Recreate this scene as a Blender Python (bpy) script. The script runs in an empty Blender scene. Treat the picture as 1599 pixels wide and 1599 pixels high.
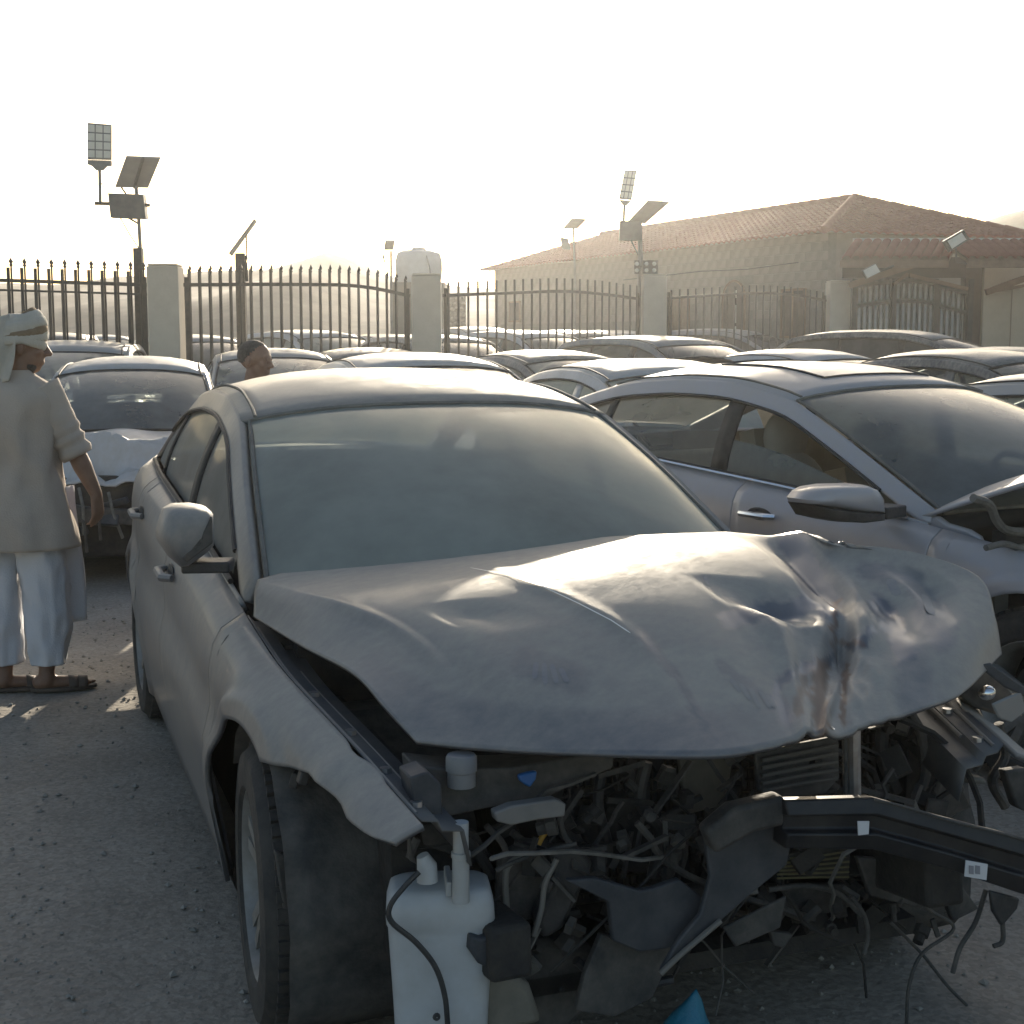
import bpy, bmesh, math, random
import numpy as np
from mathutils import Vector, Matrix, noise
from mathutils.bvhtree import BVHTree
random.seed(7)
C = bpy.context.scene.collection
SC = bpy.context.scene
R = math.radians
# ------------------------------------------------------------------ camera, sky, sun, exposure
FP = 2200.0; HC = 1.58; PIT = math.atan(272 / 2200.0)
cam_d = bpy.data.cameras.new('camera'); cam = bpy.data.objects.new('camera', cam_d); C.objects.link(cam)
cam.location = (0, 0, HC); cam.rotation_euler = (R(90) - PIT, 0, 0)
cam_d.sensor_width = 36; cam_d.lens = 36 * FP / 1599; cam_d.clip_start = 0.05; cam_d.clip_end = 4000
SC.camera = cam
SUN_EL, SUN_AZ = R(14.5), R(1.8)
w = bpy.data.worlds.new('World'); SC.world = w; w.use_nodes = True
nt = w.node_tree
sky = nt.nodes.new('ShaderNodeTexSky'); sky.sky_type = 'NISHITA'; sky.sun_disc = False
sky.sun_elevation = SUN_EL; sky.sun_rotation = SUN_AZ; sky.dust_density = 2.2; sky.air_density = 1.0; sky.ozone_density = 1.0
bg = nt.nodes['Background']; bg.inputs[1].default_value = 0.082
nt.links.new(sky.outputs[0], bg.inputs[0])
sun_d = bpy.data.lights.new('sun', 'SUN'); sun_d.energy = 5.0; sun_d.angle = R(0.6); sun_d.color = (1.0, 0.88, 0.70)
sun = bpy.data.objects.new('sun', sun_d); C.objects.link(sun)
sdir = Vector((math.sin(SUN_AZ) * math.cos(SUN_EL), math.cos(SUN_AZ) * math.cos(SUN_EL), math.sin(SUN_EL)))
sun.rotation_euler = sdir.to_track_quat('Z', 'Y').to_euler(); sun.location = sdir * 60
vs = SC.view_settings; vs.view_transform = 'Standard'; vs.look = 'None'; vs.gamma = 1.0; vs.exposure = 1.12
try: vs.use_curve_mapping = False
except Exception: pass
HAZE_D, HAZE_G = 0.0008, 0.84
SC.cycles.use_denoising = True
SC.cycles.max_bounces = 8; SC.cycles.transparent_max_bounces = 16; SC.cycles.volume_bounces = 0
SC.cycles.sample_clamp_indirect = 6

# ------------------------------------------------------------------ measuring: photo pixel + a real coordinate -> a point
def ray(u, v):
    a = (u - 800) / FP; b = (v - 800) / FP
    return Vector((a, math.cos(PIT) - b * math.sin(PIT), -math.sin(PIT) - b * math.cos(PIT)))
def PW(u, v, y=None, z=None):
    d = ray(u, v); t = y / d.y if y is not None else (z - HC) / d.z
    return Vector((t * d.x, t * d.y, HC + t * d.z))
HERO = (0.2, 3.43, -1.226)
def CPG(car, u, v, x=None, y=None, z=None):
    d = ray(u, v); c, s = math.cos(car[2]), math.sin(car[2])
    ox = -c * car[0] - s * car[1]; oy = s * car[0] - c * car[1]
    dx = c * d.x + s * d.y; dy = -s * d.x + c * d.y
    if x is not None: t = (x - ox) / dx
    elif y is not None: t = (y - oy) / dy
    else: t = (z - HC) / d.z
    return Vector((ox + t * dx, oy + t * dy, HC + t * d.z))
def CP(u, v, **k): return CPG(HERO, u, v, **k)

# ------------------------------------------------------------------ materials
def mat(name, col, rough=0.7, metal=0.0, col2=None, scale=6.0, bump=0.0, bscale=40.0, spec=0.5, lo=0.35, hi=0.65, coat=0.0, detail=6, coord='Object'):
    m = bpy.data.materials.new(name); m.use_nodes = True; n = m.node_tree; b = n.nodes['Principled BSDF']
    b.inputs['Base Color'].default_value = (*col, 1); b.inputs['Roughness'].default_value = rough; b.inputs['Metallic'].default_value = metal
    b.inputs['Specular IOR Level'].default_value = spec; b.inputs['Coat Weight'].default_value = coat
    tc = n.nodes.new('ShaderNodeTexCoord')
    if col2:
        nz = n.nodes.new('ShaderNodeTexNoise'); nz.inputs['Scale'].default_value = scale; nz.inputs['Detail'].default_value = detail; nz.inputs['Roughness'].default_value = 0.65
        n.links.new(tc.outputs[coord], nz.inputs['Vector'])
        r = n.nodes.new('ShaderNodeValToRGB'); r.color_ramp.elements[0].position = lo; r.color_ramp.elements[1].position = hi
        r.color_ramp.elements[0].color = (*col, 1); r.color_ramp.elements[1].color = (*col2, 1)
        n.links.new(nz.outputs['Fac'], r.inputs[0]); n.links.new(r.outputs[0], b.inputs['Base Color'])
    if bump:
        n2 = n.nodes.new('ShaderNodeTexNoise'); n2.inputs['Scale'].default_value = bscale; n2.inputs['Detail'].default_value = 6
        n.links.new(tc.outputs[coord], n2.inputs['Vector'])
        bp = n.nodes.new('ShaderNodeBump'); bp.inputs['Strength'].default_value = bump; bp.inputs['Distance'].default_value = 0.02
        n.links.new(n2.outputs['Fac'], bp.inputs['Height']); n.links.new(bp.outputs[0], b.inputs['Normal'])
    return m

DUST = (0.41, 0.375, 0.32)
def dusty(name, col, rough=0.3, metal=0.0, base=0.35, up=0.5, coat=0.6, dust=DUST, streak=1.0, bump=0.06):
    """car paint with settled dust: thicker on faces that look up, patchy, wiped streaks"""
    m = bpy.data.materials.new(name); m.use_nodes = True; n = m.node_tree; L = n.links.new; b = n.nodes['Principled BSDF']
    tc = n.nodes.new('ShaderNodeTexCoord'); ge = n.nodes.new('ShaderNodeNewGeometry')
    sx = n.nodes.new('ShaderNodeSeparateXYZ'); L(ge.outputs['Normal'], sx.inputs[0])
    upn = n.nodes.new('ShaderNodeMath'); upn.operation = 'MULTIPLY_ADD'; upn.use_clamp = True
    upn.inputs[1].default_value = up; upn.inputs[2].default_value = base; L(sx.outputs['Z'], upn.inputs[0])
    n1 = n.nodes.new('ShaderNodeTexNoise'); n1.inputs['Scale'].default_value = 3.2; n1.inputs['Detail'].default_value = 8; n1.inputs['Roughness'].default_value = .6; n1.inputs['Distortion'].default_value = 0.5
    L(tc.outputs['Object'], n1.inputs['Vector'])
    mp = n.nodes.new('ShaderNodeMapping'); mp.inputs['Scale'].default_value = (2.6, 1.9, 1.4); mp.inputs['Rotation'].default_value = (0.3, 0.1, 0.5)
    L(tc.outputs['Object'], mp.inputs['Vector'])
    n2 = n.nodes.new('ShaderNodeTexNoise'); n2.inputs['Scale'].default_value = 13; n2.inputs['Detail'].default_value = 9; n2.inputs['Roughness'].default_value = .7; L(mp.outputs[0], n2.inputs['Vector'])
    a = n.nodes.new('ShaderNodeMath'); a.operation = 'ADD'; L(n1.outputs['Fac'], a.inputs[0]); L(n2.outputs['Fac'], a.inputs[1])
    mr = n.nodes.new('ShaderNodeMapRange'); mr.inputs['From Min'].default_value = .75; mr.inputs['From Max'].default_value = 1.25
    mr.inputs['To Min'].default_value = -0.30 * streak; mr.inputs['To Max'].default_value = 0.30 * streak; L(a.outputs[0], mr.inputs['Value'])
    f = n.nodes.new('ShaderNodeMath'); f.operation = 'ADD'; f.use_clamp = True; L(upn.outputs[0], f.inputs[0]); L(mr.outputs[0], f.inputs[1])
    mx = n.nodes.new('ShaderNodeMix'); mx.data_type = 'RGBA'; mx.inputs[6].default_value = (*col, 1); mx.inputs[7].default_value = (*dust, 1)
    L(f.outputs[0], mx.inputs[0]); L(mx.outputs[2], b.inputs['Base Color'])
    rg = n.nodes.new('ShaderNodeMapRange'); rg.inputs['To Min'].default_value = rough; rg.inputs['To Max'].default_value = 0.85; L(f.outputs[0], rg.inputs['Value']); L(rg.outputs[0], b.inputs['Roughness'])
    mt = n.nodes.new('ShaderNodeMapRange'); mt.inputs['To Min'].default_value = metal; mt.inputs['To Max'].default_value = 0.0; L(f.outputs[0], mt.inputs['Value']); L(mt.outputs[0], b.inputs['Metallic'])
    ct = n.nodes.new('ShaderNodeMapRange'); ct.inputs['To Min'].default_value = coat; ct.inputs['To Max'].default_value = 0.0; L(f.outputs[0], ct.inputs['Value']); L(ct.outputs[0], b.inputs['Coat Weight'])
    b.inputs['Coat Roughness'].default_value = 0.15; b.inputs['Specular IOR Level'].default_value = 0.22
    if bump:
        n3 = n.nodes.new('ShaderNodeTexNoise'); n3.inputs['Scale'].default_value = 160; n3.inputs['Detail'].default_value = 4; L(tc.outputs['Object'], n3.inputs['Vector'])
        bp = n.nodes.new('ShaderNodeBump'); bp.inputs['Strength'].default_value = bump; bp.inputs['Distance'].default_value = 0.004
        L(n3.outputs['Fac'], bp.inputs['Height']); L(bp.outputs[0], b.inputs['Normal'])
    return m

def glass(name, dustf=0.5, tint=(0.55, 0.62, 0.60), dust=(0.34, 0.35, 0.32), var=0.15):
    """window glass with a dust film: part clear, part dust that scatters and lets light through"""
    m = bpy.data.materials.new(name); m.use_nodes = True; n = m.node_tree; L = n.links.new
    n.nodes.remove(n.nodes['Principled BSDF']); out = n.nodes['Material Output']
    tr = n.nodes.new('ShaderNodeBsdfTransparent'); tr.inputs[0].default_value = (*tint, 1)
    gl = n.nodes.new('ShaderNodeBsdfGlossy'); gl.inputs['Roughness'].default_value = 0.08
    fr = n.nodes.new('ShaderNodeFresnel'); fr.inputs[0].default_value = 1.45
    m1 = n.nodes.new('ShaderNodeMixShader'); L(fr.outputs[0], m1.inputs[0]); L(tr.outputs[0], m1.inputs[1]); L(gl.outputs[0], m1.inputs[2])
    df = n.nodes.new('ShaderNodeBsdfDiffuse'); df.inputs[0].default_value = (*dust, 1)
    tl = n.nodes.new('ShaderNodeBsdfTranslucent'); tl.inputs[0].default_value = (*[c * .9 for c in dust], 1)
    m2 = n.nodes.new('ShaderNodeMixShader'); m2.inputs[0].default_value = 0.3; L(df.outputs[0], m2.inputs[1]); L(tl.outputs[0], m2.inputs[2])
    tc = n.nodes.new('ShaderNodeTexCoord'); nz = n.nodes.new('ShaderNodeTexNoise'); nz.inputs['Scale'].default_value = 2.5; nz.inputs['Detail'].default_value = 9; nz.inputs['Roughness'].default_value = .62
    L(tc.outputs['Object'], nz.inputs['Vector'])
    mr = n.nodes.new('ShaderNodeMapRange'); mr.inputs['From Min'].default_value = .3; mr.inputs['From Max'].default_value = .7
    mr.inputs['To Min'].default_value = max(0, dustf - var); mr.inputs['To Max'].default_value = min(1, dustf + var); L(nz.outputs['Fac'], mr.inputs['Value'])
    m3 = n.nodes.new('ShaderNodeMixShader'); L(mr.outputs[0], m3.inputs[0]); L(m1.outputs[0], m3.inputs[1]); L(m2.outputs[0], m3.inputs[2])
    L(m3.outputs[0], out.inputs['Surface'])
    return m

BLK = mat('black_plastic', (0.022, 0.023, 0.025), 0.55, col2=(0.06, 0.058, 0.054), scale=9, bump=.15, bscale=60)
RUBBER = mat('tyre_rubber', (0.025, 0.025, 0.025), 0.85, col2=(0.075, 0.068, 0.058), scale=7, bump=.2, bscale=80)
SEAL = mat('window_seal', (0.02, 0.02, 0.02), 0.7, col2=(.05, .047, .042), scale=12)
DSEAL = mat('dust_covered_seal', (.13, .122, .108), .9, col2=(.20, .19, .165), scale=12)
DARKIN = mat('dark_interior', (0.03, 0.03, 0.032), 0.9, col2=(.05, .048, .045), scale=5)
BAYDARK = mat('engine_bay_grime', (0.018, 0.018, 0.018), 0.85, col2=(.05, .045, .038), scale=9, bump=.3)
ALU = mat('alloy_rim', (0.32, 0.315, 0.30), 0.6, 0.35, col2=(.20, .188, .165), scale=8)
STEEL = mat('bare_steel', (0.45, 0.46, 0.48), 0.35, 0.8, col2=(.3, .29, .28), scale=14)
CHROME = mat('chrome', (0.7, 0.7, 0.7), 0.18, 1.0)
RUST = mat('rusty_patch', (0.13, 0.085, 0.06), 0.85, col2=(.24, .20, .17), scale=24)
BEIGE = mat('beige_seat_leather', (0.52, 0.47, 0.37), 0.65, col2=(.44, .39, .31), scale=6)
GREYSEAT = mat('grey_seat_cloth', (0.12, 0.12, 0.12), 0.9, col2=(.18, .175, .165), scale=8)
LENS = mat('lamp_lens', (0.55, 0.55, 0.55), 0.2, col2=(.4, .39, .36), scale=6, coat=.5)
REDLENS = mat('red_lamp_lens', (0.35, 0.03, 0.02), 0.25, coat=.5)
HEROP = dusty('grey_dusty_paint', (0.15, 0.153, 0.165), .36, .3, base=.33, up=.45, coat=.3, streak=.75)
CAR2P = dusty('silver_dusty_paint', (0.42, 0.42, 0.45), .3, .35, base=.22, up=.45, coat=.6, dust=(.42, .39, .35), streak=.7)
WHITEP = dusty('white_dusty_paint', (0.52, 0.53, 0.55), .3, .0, base=.25, up=.4, coat=.5, dust=(.42, .39, .34))
DARKP = dusty('dark_dusty_paint', (0.04, 0.042, 0.05), .3, .1, base=.18, up=.42, coat=.6)
SILVP = dusty('pale_silver_paint', (0.38, 0.39, 0.41), .3, .4, base=.25, up=.45, coat=.5)
BLUEP = dusty('bluegrey_paint', (0.14, 0.17, 0.21), .3, .2, base=.3, up=.4, coat=.5)
GL_HERO = glass('dusty_windscreen_glass', .74, tint=(.66, .72, .67), dust=(.47, .49, .43), var=.16)
GL_SIDE = glass('dust_coated_side_glass', .74, dust=(.38, .37, .335), var=.14)
GL_MID = glass('half_dusty_glass', .45, tint=(.55, .63, .60), dust=(.36, .38, .365), var=.16)
GL_CLEAR = glass('thin_dust_glass', .20, tint=(.55, .62, .58), dust=(.30, .31, .29), var=.12)
GL_DARK = glass('dark_tinted_glass', .35, tint=(.2, .23, .22), dust=(.24, .24, .23), var=.12)

# ------------------------------------------------------------------ mesh helpers
class MB:
    def __init__(s): s.v = []; s.f = []; s.m = None
    def add(s, vs, fs, M=None):
        o = len(s.v)
        for p in vs:
            p = Vector(p)
            s.v.append(tuple(M @ p) if M is not None else tuple(p))
        for f in fs: s.f.append([i + o for i in f])
        return s
    def box(s, c, d, rot=None):
        x, y, z = d[0] / 2, d[1] / 2, d[2] / 2
        vs = [(-x, -y, -z), (x, -y, -z), (x, y, -z), (-x, y, -z), (-x, -y, z), (x, -y, z), (x, y, z), (-x, y, z)]
        fs = [(0, 3, 2, 1), (4, 5, 6, 7), (0, 1, 5, 4), (1, 2, 6, 5), (2, 3, 7, 6), (3, 0, 4, 7)]
        M = Matrix.Translation(Vector(c))
        if rot is not None: M = M @ (rot if isinstance(rot, Matrix) else Matrix.Rotation(rot[2], 4, 'Z') @ Matrix.Rotation(rot[1], 4, 'Y') @ Matrix.Rotation(rot[0], 4, 'X'))
        return s.add(vs, fs, M)
    def bar(s, a, b, w, h=None, up=(0, 0, 1)):
        """square bar from a to b"""
        a = Vector(a); b = Vector(b); h = h or w; d = (b - a); L = d.length; d.normalize(); u = Vector(up)
        if abs(d.dot(u)) > .98: u = Vector((1, 0, 0))
        sx = d.cross(u).normalized(); sz = sx.cross(d)
        M = Matrix((sx, d, sz)).transposed().to_4x4(); M.translation = (a + b) / 2
        return s.add(*boxvf(w, L, h), M)
    def tube(s, pts, r, n=8, cap=True):
        pts = [Vector(p) for p in pts]; k = len(pts)
        rs = [r] * k if not hasattr(r, '__len__') else list(r)
        vs = []; fs = []; t0 = None; nrm = None
        for i in range(k):
            t = (pts[min(i + 1, k - 1)] - pts[max(i - 1, 0)])
            if t.length < 1e-9: t = Vector((0, 0, 1))
            t.normalize()
            if nrm is None:
                a = Vector((0, 0, 1)) if abs(t.z) < .9 else Vector((1, 0, 0)); nrm = t.cross(a).normalized()
            else:
                nrm = nrm - t * nrm.dot(t)
                nrm = nrm.normalized() if nrm.length > 1e-6 else t.orthogonal().normalized()
            bn = t.cross(nrm)
            for j in range(n):
                a = 2 * math.pi * j / n
                vs.append(pts[i] + (nrm * math.cos(a) + bn * math.sin(a)) * rs[i])
        for i in range(k - 1):
            for j in range(n):
                fs.append((i * n + j, i * n + (j + 1) % n, (i + 1) * n + (j + 1) % n, (i + 1) * n + j))
        if cap: fs.append(tuple(range(n - 1, -1, -1))); fs.append(tuple((k - 1) * n + j for j in range(n)))
        return s.add(vs, fs)
    def grid(s, P, wrap=False):
        nu = len(P); nv = len(P[0]); vs = [p for r in P for p in r]; fs = []
        for i in range(nu - 1):
            for j in range(nv if wrap else nv - 1):
                fs.append((i * nv + j, i * nv + (j + 1) % nv, (i + 1) * nv + (j + 1) % nv, (i + 1) * nv + j))
        return s.add(vs, fs)
    def loft(s, rings, cap=True):
        nv = len(rings[0]); s0 = len(s.v); s.grid(rings, wrap=True)
        if cap: s.f.append([s0 + j for j in range(nv - 1, -1, -1)]); s.f.append([s0 + (len(rings) - 1) * nv + j for j in range(nv)])
        return s
    def lathe(s, prof, n=24, axis='Z', M=None):
        """prof: (radius, height)"""
        P = []
        for r, h in prof:
            ring = []
            for j in range(n):
                a = 2 * math.pi * j / n; x, y = r * math.cos(a), r * math.sin(a)
                p = Vector((x, y, h)) if axis == 'Z' else (Vector((x, h, y)) if axis == 'Y' else Vector((h, x, y)))
                ring.append(M @ p if M is not None else p)
            P.append(ring)
        return s.grid(P, wrap=True)
    def ell(s, c, r, nu=16, nv=10, M=None):
        P = []
        for i in range(nv + 1):
            ph = math.pi * i / nv; ring = []
            for j in range(nu):
                a = 2 * math.pi * j / nu
                p = Vector((r[0] * math.sin(ph) * math.cos(a), r[1] * math.sin(ph) * math.sin(a), r[2] * math.cos(ph)))
                ring.append((M @ p if M is not None else p) + Vector(c))
            P.append(ring)
        return s.grid(P, wrap=True)
    def plate(s, poly, off):
        """closed polygon of points extruded by vector off"""
        n = len(poly); off = Vector(off); a = [Vector(p) for p in poly]; b = [p + off for p in a]
        fs = [tuple(range(n)), tuple(range(2 * n - 1, n - 1, -1))] + [(i, i + n, (i + 1) % n + n, (i + 1) % n) for i in range(n)]
        return s.add(a + b, fs)
    def build(s, name, m=None, parent=None, smooth=True, sharp=38, bevel=0, solid=0, off=-1, sub=0, fix=True, remesh=0):
        me = bpy.data.meshes.new(name); me.from_pydata(s.v, [], s.f); me.update()
        if fix:
            bm = bmesh.new(); bm.from_mesh(me); bmesh.ops.remove_doubles(bm, verts=bm.verts, dist=1e-5); bmesh.ops.recalc_face_normals(bm, faces=bm.faces); bm.to_mesh(me); bm.free()
        if m is not None: me.materials.append(m)
        if smooth:
            me.polygons.foreach_set('use_smooth', [True] * len(me.polygons))
            if not sub and not remesh: me.set_sharp_from_angle(angle=R(sharp))
        o = bpy.data.objects.new(name, me); C.objects.link(o)
        if parent is not None: o.parent = parent
        if sub: q = o.modifiers.new('sub', 'SUBSURF'); q.levels = sub; q.render_levels = sub
        if remesh: q = o.modifiers.new('rm', 'REMESH'); q.mode = 'VOXEL'; q.voxel_size = remesh; q.use_smooth_shade = True; q2 = o.modifiers.new('sm', 'SMOOTH'); q2.iterations = 4; q2.factor = .5
        if solid: q = o.modifiers.new('solid', 'SOLIDIFY'); q.thickness = solid; q.offset = off
        if bevel: q = o.modifiers.new('bev', 'BEVEL'); q.width = bevel; q.segments = 2; q.limit_method = 'ANGLE'; q.angle_limit = R(40)
        return o
def boxvf(a, b, c):
    x, y, z = a / 2, b / 2, c / 2
    return ([(-x, -y, -z), (x, -y, -z), (x, y, -z), (-x, y, -z), (-x, -y, z), (x, -y, z), (x, y, z), (-x, y, z)],
            [(0, 3, 2, 1), (4, 5, 6, 7), (0, 1, 5, 4), (1, 2, 6, 5), (2, 3, 7, 6), (3, 0, 4, 7)])
def empty(name, loc=(0, 0, 0), rz=0):
    o = bpy.data.objects.new(name, None); C.objects.link(o); o.location = loc; o.rotation_euler = (0, 0, rz); o.empty_display_size = .2; return o
def tag(o, label=None, cat=None, group=None, kind=None):
    if label: o['label'] = label
    if cat: o['category'] = cat
    if group: o['group'] = group
    if kind: o['kind'] = kind
    return o
def inst(src, parent=None, loc=None, rot=None, scale=None):
    o = src.copy(); C.objects.link(o)
    if parent is not None: o.parent = parent
    if loc is not None: o.location = loc
    if rot is not None: o.rotation_euler = rot
    if scale is not None: o.scale = scale
    return o
def copy_tree(o, parent=None):
    c = o.copy(); C.objects.link(c)
    if parent is not None: c.parent = parent
    for ch in list(o.children): copy_tree(ch, c)
    return c
def curve(pts, sm=0.0, n=600):
    xs = np.array([p[0] for p in pts], float); ys = np.array([p[1] for p in pts], float)
    o = np.argsort(xs); xs = xs[o]; ys = ys[o]
    if sm <= 0: return lambda x: float(np.interp(x, xs, ys))
    a, b = xs[0] - 2 * sm, xs[-1] + 2 * sm; g = np.linspace(a, b, n); y = np.interp(g, xs, ys)
    y = np.where(g < xs[0], ys[0] + (g - xs[0]) * (ys[1] - ys[0]) / (xs[1] - xs[0]), y)
    y = np.where(g > xs[-1], ys[-1] + (g - xs[-1]) * (ys[-1] - ys[-2]) / (xs[-1] - xs[-2]), y)
    k = max(1, int(sm / ((b - a) / (n - 1)))); ker = np.hanning(2 * k + 3)[1:-1]; ker /= ker.sum(); kk = len(ker) // 2
    yp = np.concatenate([np.full(kk, y[0]), y, np.full(kk, y[-1])]); ysm = np.convolve(yp, ker, 'valid')
    return lambda x: float(np.interp(x, g, ysm))
def lin(a, b, n): return [a + (b - a) * i / (n - 1) for i in range(n)]
def sstep(a, b, x):
    t = min(1, max(0, (x - a) / (b - a))); return t * t * (3 - 2 * t)

# ------------------------------------------------------------------ cars (x forward from the front axle, y left, z up)
SED = dict(
    W=[(-4.05, .62), (-3.9, .72), (-3.6, .81), (-3.2, .865), (-2.6, .898), (-1.5, .905), (-.4, .905), (0, .893), (.35, .845), (.78, .775)],
    zt=[(-4.05, .98), (-3.5, 1.04), (-2.9, 1.055), (-2.0, 1.0), (-1.2, .95), (-.5, .885), (0, .825), (.4, .77), (.78, .695)],
    rail=[(-.5, .745, .93), (-1.0, .690, 1.16), (-1.4, .635, 1.325), (-1.8, .612, 1.385), (-2.2, .606, 1.39), (-2.6, .602, 1.36), (-3.0, .61, 1.27), (-3.4, .635, 1.12), (-3.62, .67, 1.05)],
    crown=.078, inset=.115, ax=(.02, -2.83), R=.325, arch=.385, roof=(-1.40, -2.72), deck=-3.55, tail=-3.98, rock=.19,
    pane=(-.80, -3.02), pdiv=(-1.72, -2.62), win=.072, nose=.2, zcowl=.93)
SUVS = dict(
    W=[(-4.0, .80), (-3.85, .86), (-3.4, .90), (-2.6, .92), (-1.5, .925), (-.4, .925), (0, .91), (.4, .87), (.78, .80)],
    zt=[(-4.0, 1.12), (-3.0, 1.13), (-2.0, 1.10), (-1.2, 1.08), (-.5, 1.05), (0, 1.02), (.4, .98), (.78, .93)],
    rail=[(-.5, .775, 1.09), (-.9, .73, 1.30), (-1.3, .68, 1.50), (-1.7, .655, 1.59), (-2.3, .65, 1.615), (-3.0, .645, 1.60), (-3.5, .655, 1.54), (-3.8, .69, 1.32), (-3.97, .74, 1.14)],
    crown=.06, inset=.10, ax=(.02, -2.75), R=.36, arch=.42, roof=(-1.34, -3.45), deck=-3.93, tail=-4.02, rock=.26,
    pane=(-.82, -3.55), pdiv=(-1.75, -2.70), win=.075, nose=.16, zcowl=1.09)

class Shape:
    """the surfaces of one kind of car"""
    def __init__(s, d):
        s.d = d
        s.W = curve(d['W'], .22); s.zt = curve(d['zt'], .25)
        s.yr = curve([(p[0], p[1]) for p in d['rail']], .18); s.zr = curve([(p[0], p[2]) for p in d['rail']], .22)
        s.P = curve([(-.2, .08), (0, .055), (.2, .032), (.42, .004), (.55, 0), (.655, .024), (.80, .020), (.90, .035), (.96, .06), (1.0, d['inset'])], .05)
    def Y(s, x, z):
        zb = s.zt(x); t = (z - .18) / (zb - .18)
        y = s.W(x) - s.P(t)
        for ax in s.d['ax']:                       # wheel-arch lips stand a little proud
            r = math.hypot(x - ax, z - s.d['R']); y += .014 * (1 - sstep(s.d['arch'] + .045, s.d['arch'] + .075, r))
        return y
    def yb(s, x): return s.W(x) - s.d['inset'] - .012
    def G(s, x, z):
        a, b = s.zt(x), s.zr(x); t = 0 if b - a < .01 else min(1, max(0, (z - a) / (b - a)))
        return s.yb(x) + (s.yr(x) - s.yb(x)) * t + .022 * 4 * t * (1 - t) * min(1, (b - a) / .3)
    def zbot(s, x):
        z = s.d['rock']
        for ax in s.d['ax']:
            q = s.d['arch'] ** 2 - (x - ax) ** 2
            if q > 0: z = max(z, s.d['R'] + math.sqrt(q))
        return z
    def zp(s, x):
        return max(s.zt(x) + .004, s.zr(x) - s.d['win'])
SH_SED, SH_SUV = Shape(SED), Shape(SUVS)

def xcols(S, x0, x1, st):
    xs = set(np.round(np.arange(x0, x1, st), 4).tolist()) | {x1}
    for ax in S.d['ax']:
        a = S.d['arch']
        for k in (-.9999, -.97, -.9, -.75, .75, .9, .97, .9999, -1.0001, 1.0001):
            x = ax + k * a
            if x0 < x < x1: xs.add(x)
    return sorted(xs)
def side_panel(S, x0, x1, sg, st=.06, nz=13, zbf=None, dent=None, ztf=None):
    P = []
    for x in xcols(S, x0, x1, st):
        zb = (zbf or S.zbot)(x); zt = S.zt(x); row = []
        for j in range(nz + 1):
            z = zb + (zt - zb) * (j / nz) ** .9
            y = S.Y(x, z); p = Vector((x, sg * y, z))
            if dent: p = dent(p)
            row.append(p)
        P.append(row)
    return MB().grid(P)
TYRE_ME = {}
def wheel(parent, loc, sg, Rw, steer=0.0, big=False):
    key = (Rw, big)
    if key not in TYRE_ME:
        w2 = .105; n = 40 if big else 20
        t = MB().lathe([(Rw * .66, -w2 * .86), (Rw * .70, -w2 * .98), (Rw * .82, -w2), (Rw * .93, -w2 * .95), (Rw * .985, -w2 * .75), (Rw, -w2 * .4), (Rw, w2 * .4), (Rw * .985, w2 * .75), (Rw * .93, w2 * .95), (Rw * .82, w2), (Rw * .70, w2 * .98), (Rw * .66, w2 * .86), (Rw * .64, 0), (Rw * .66, -w2 * .86)], n, 'Y')
        if big:
            for k in range(60):                      # tread blocks
                a = 2 * math.pi * k / 60
                for yy in (-.06, -.02, .02, .06):
                    t.box((Rw * math.cos(a + yy * .6), yy, Rw * math.sin(a + yy * .6)), (.016, .032, .022), (0, -a, 0))
        to = t.build('tyre', RUBBER)
        m = MB(); m.lathe([(Rw * .66, w2 * .8), (Rw * .69, w2 * .86), (Rw * .66, w2 * .9), (Rw * .61, w2 * .6), (Rw * .60, -w2 * .7)], n, 'Y')
        m.lathe([(.001, w2 * .62), (Rw * .10, w2 * .62), (Rw * .14, w2 * .5), (Rw * .15, w2 * .2)], 16, 'Y')
        for k in range(5):
            for dd in (-.16, .16):
                a = 2 * math.pi * k / 5 + .3
                i0, o0 = Rw * .12, Rw * .635
                p = Vector((i0 * math.cos(a), w2 * .5, i0 * math.sin(a))); q = Vector((o0 * math.cos(a + dd), w2 * .66, o0 * math.sin(a + dd)))
                m.bar(p, q, .032, .022, up=(0, 1, 0))
        ro = m.build('rim', ALU, bevel=.003 if big else 0)
        dk = MB().lathe([(.001, w2 * .05), (Rw * .42, w2 * .05), (Rw * .43, -.02), (.001, -.02)], 20, 'Y').build('brake_disc', mat('brake_disc_%d' % len(TYRE_ME), (.12, .11, .10), .6, .5))
        TYRE_ME[key] = (to.data, ro.data, dk.data)
        for o in (to, ro, dk): bpy.data.objects.remove(o)
    h = empty('wheel', loc, 0); h.parent = parent; h.rotation_euler = (0, 0, steer + (0 if sg > 0 else math.pi))
    for nm, me in zip(('tyre', 'rim', 'brake_disc'), TYRE_ME[key]):
        o = bpy.data.objects.new(nm, me); C.objects.link(o); o.parent = h
    return h
SEAT_ME = {}
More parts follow.
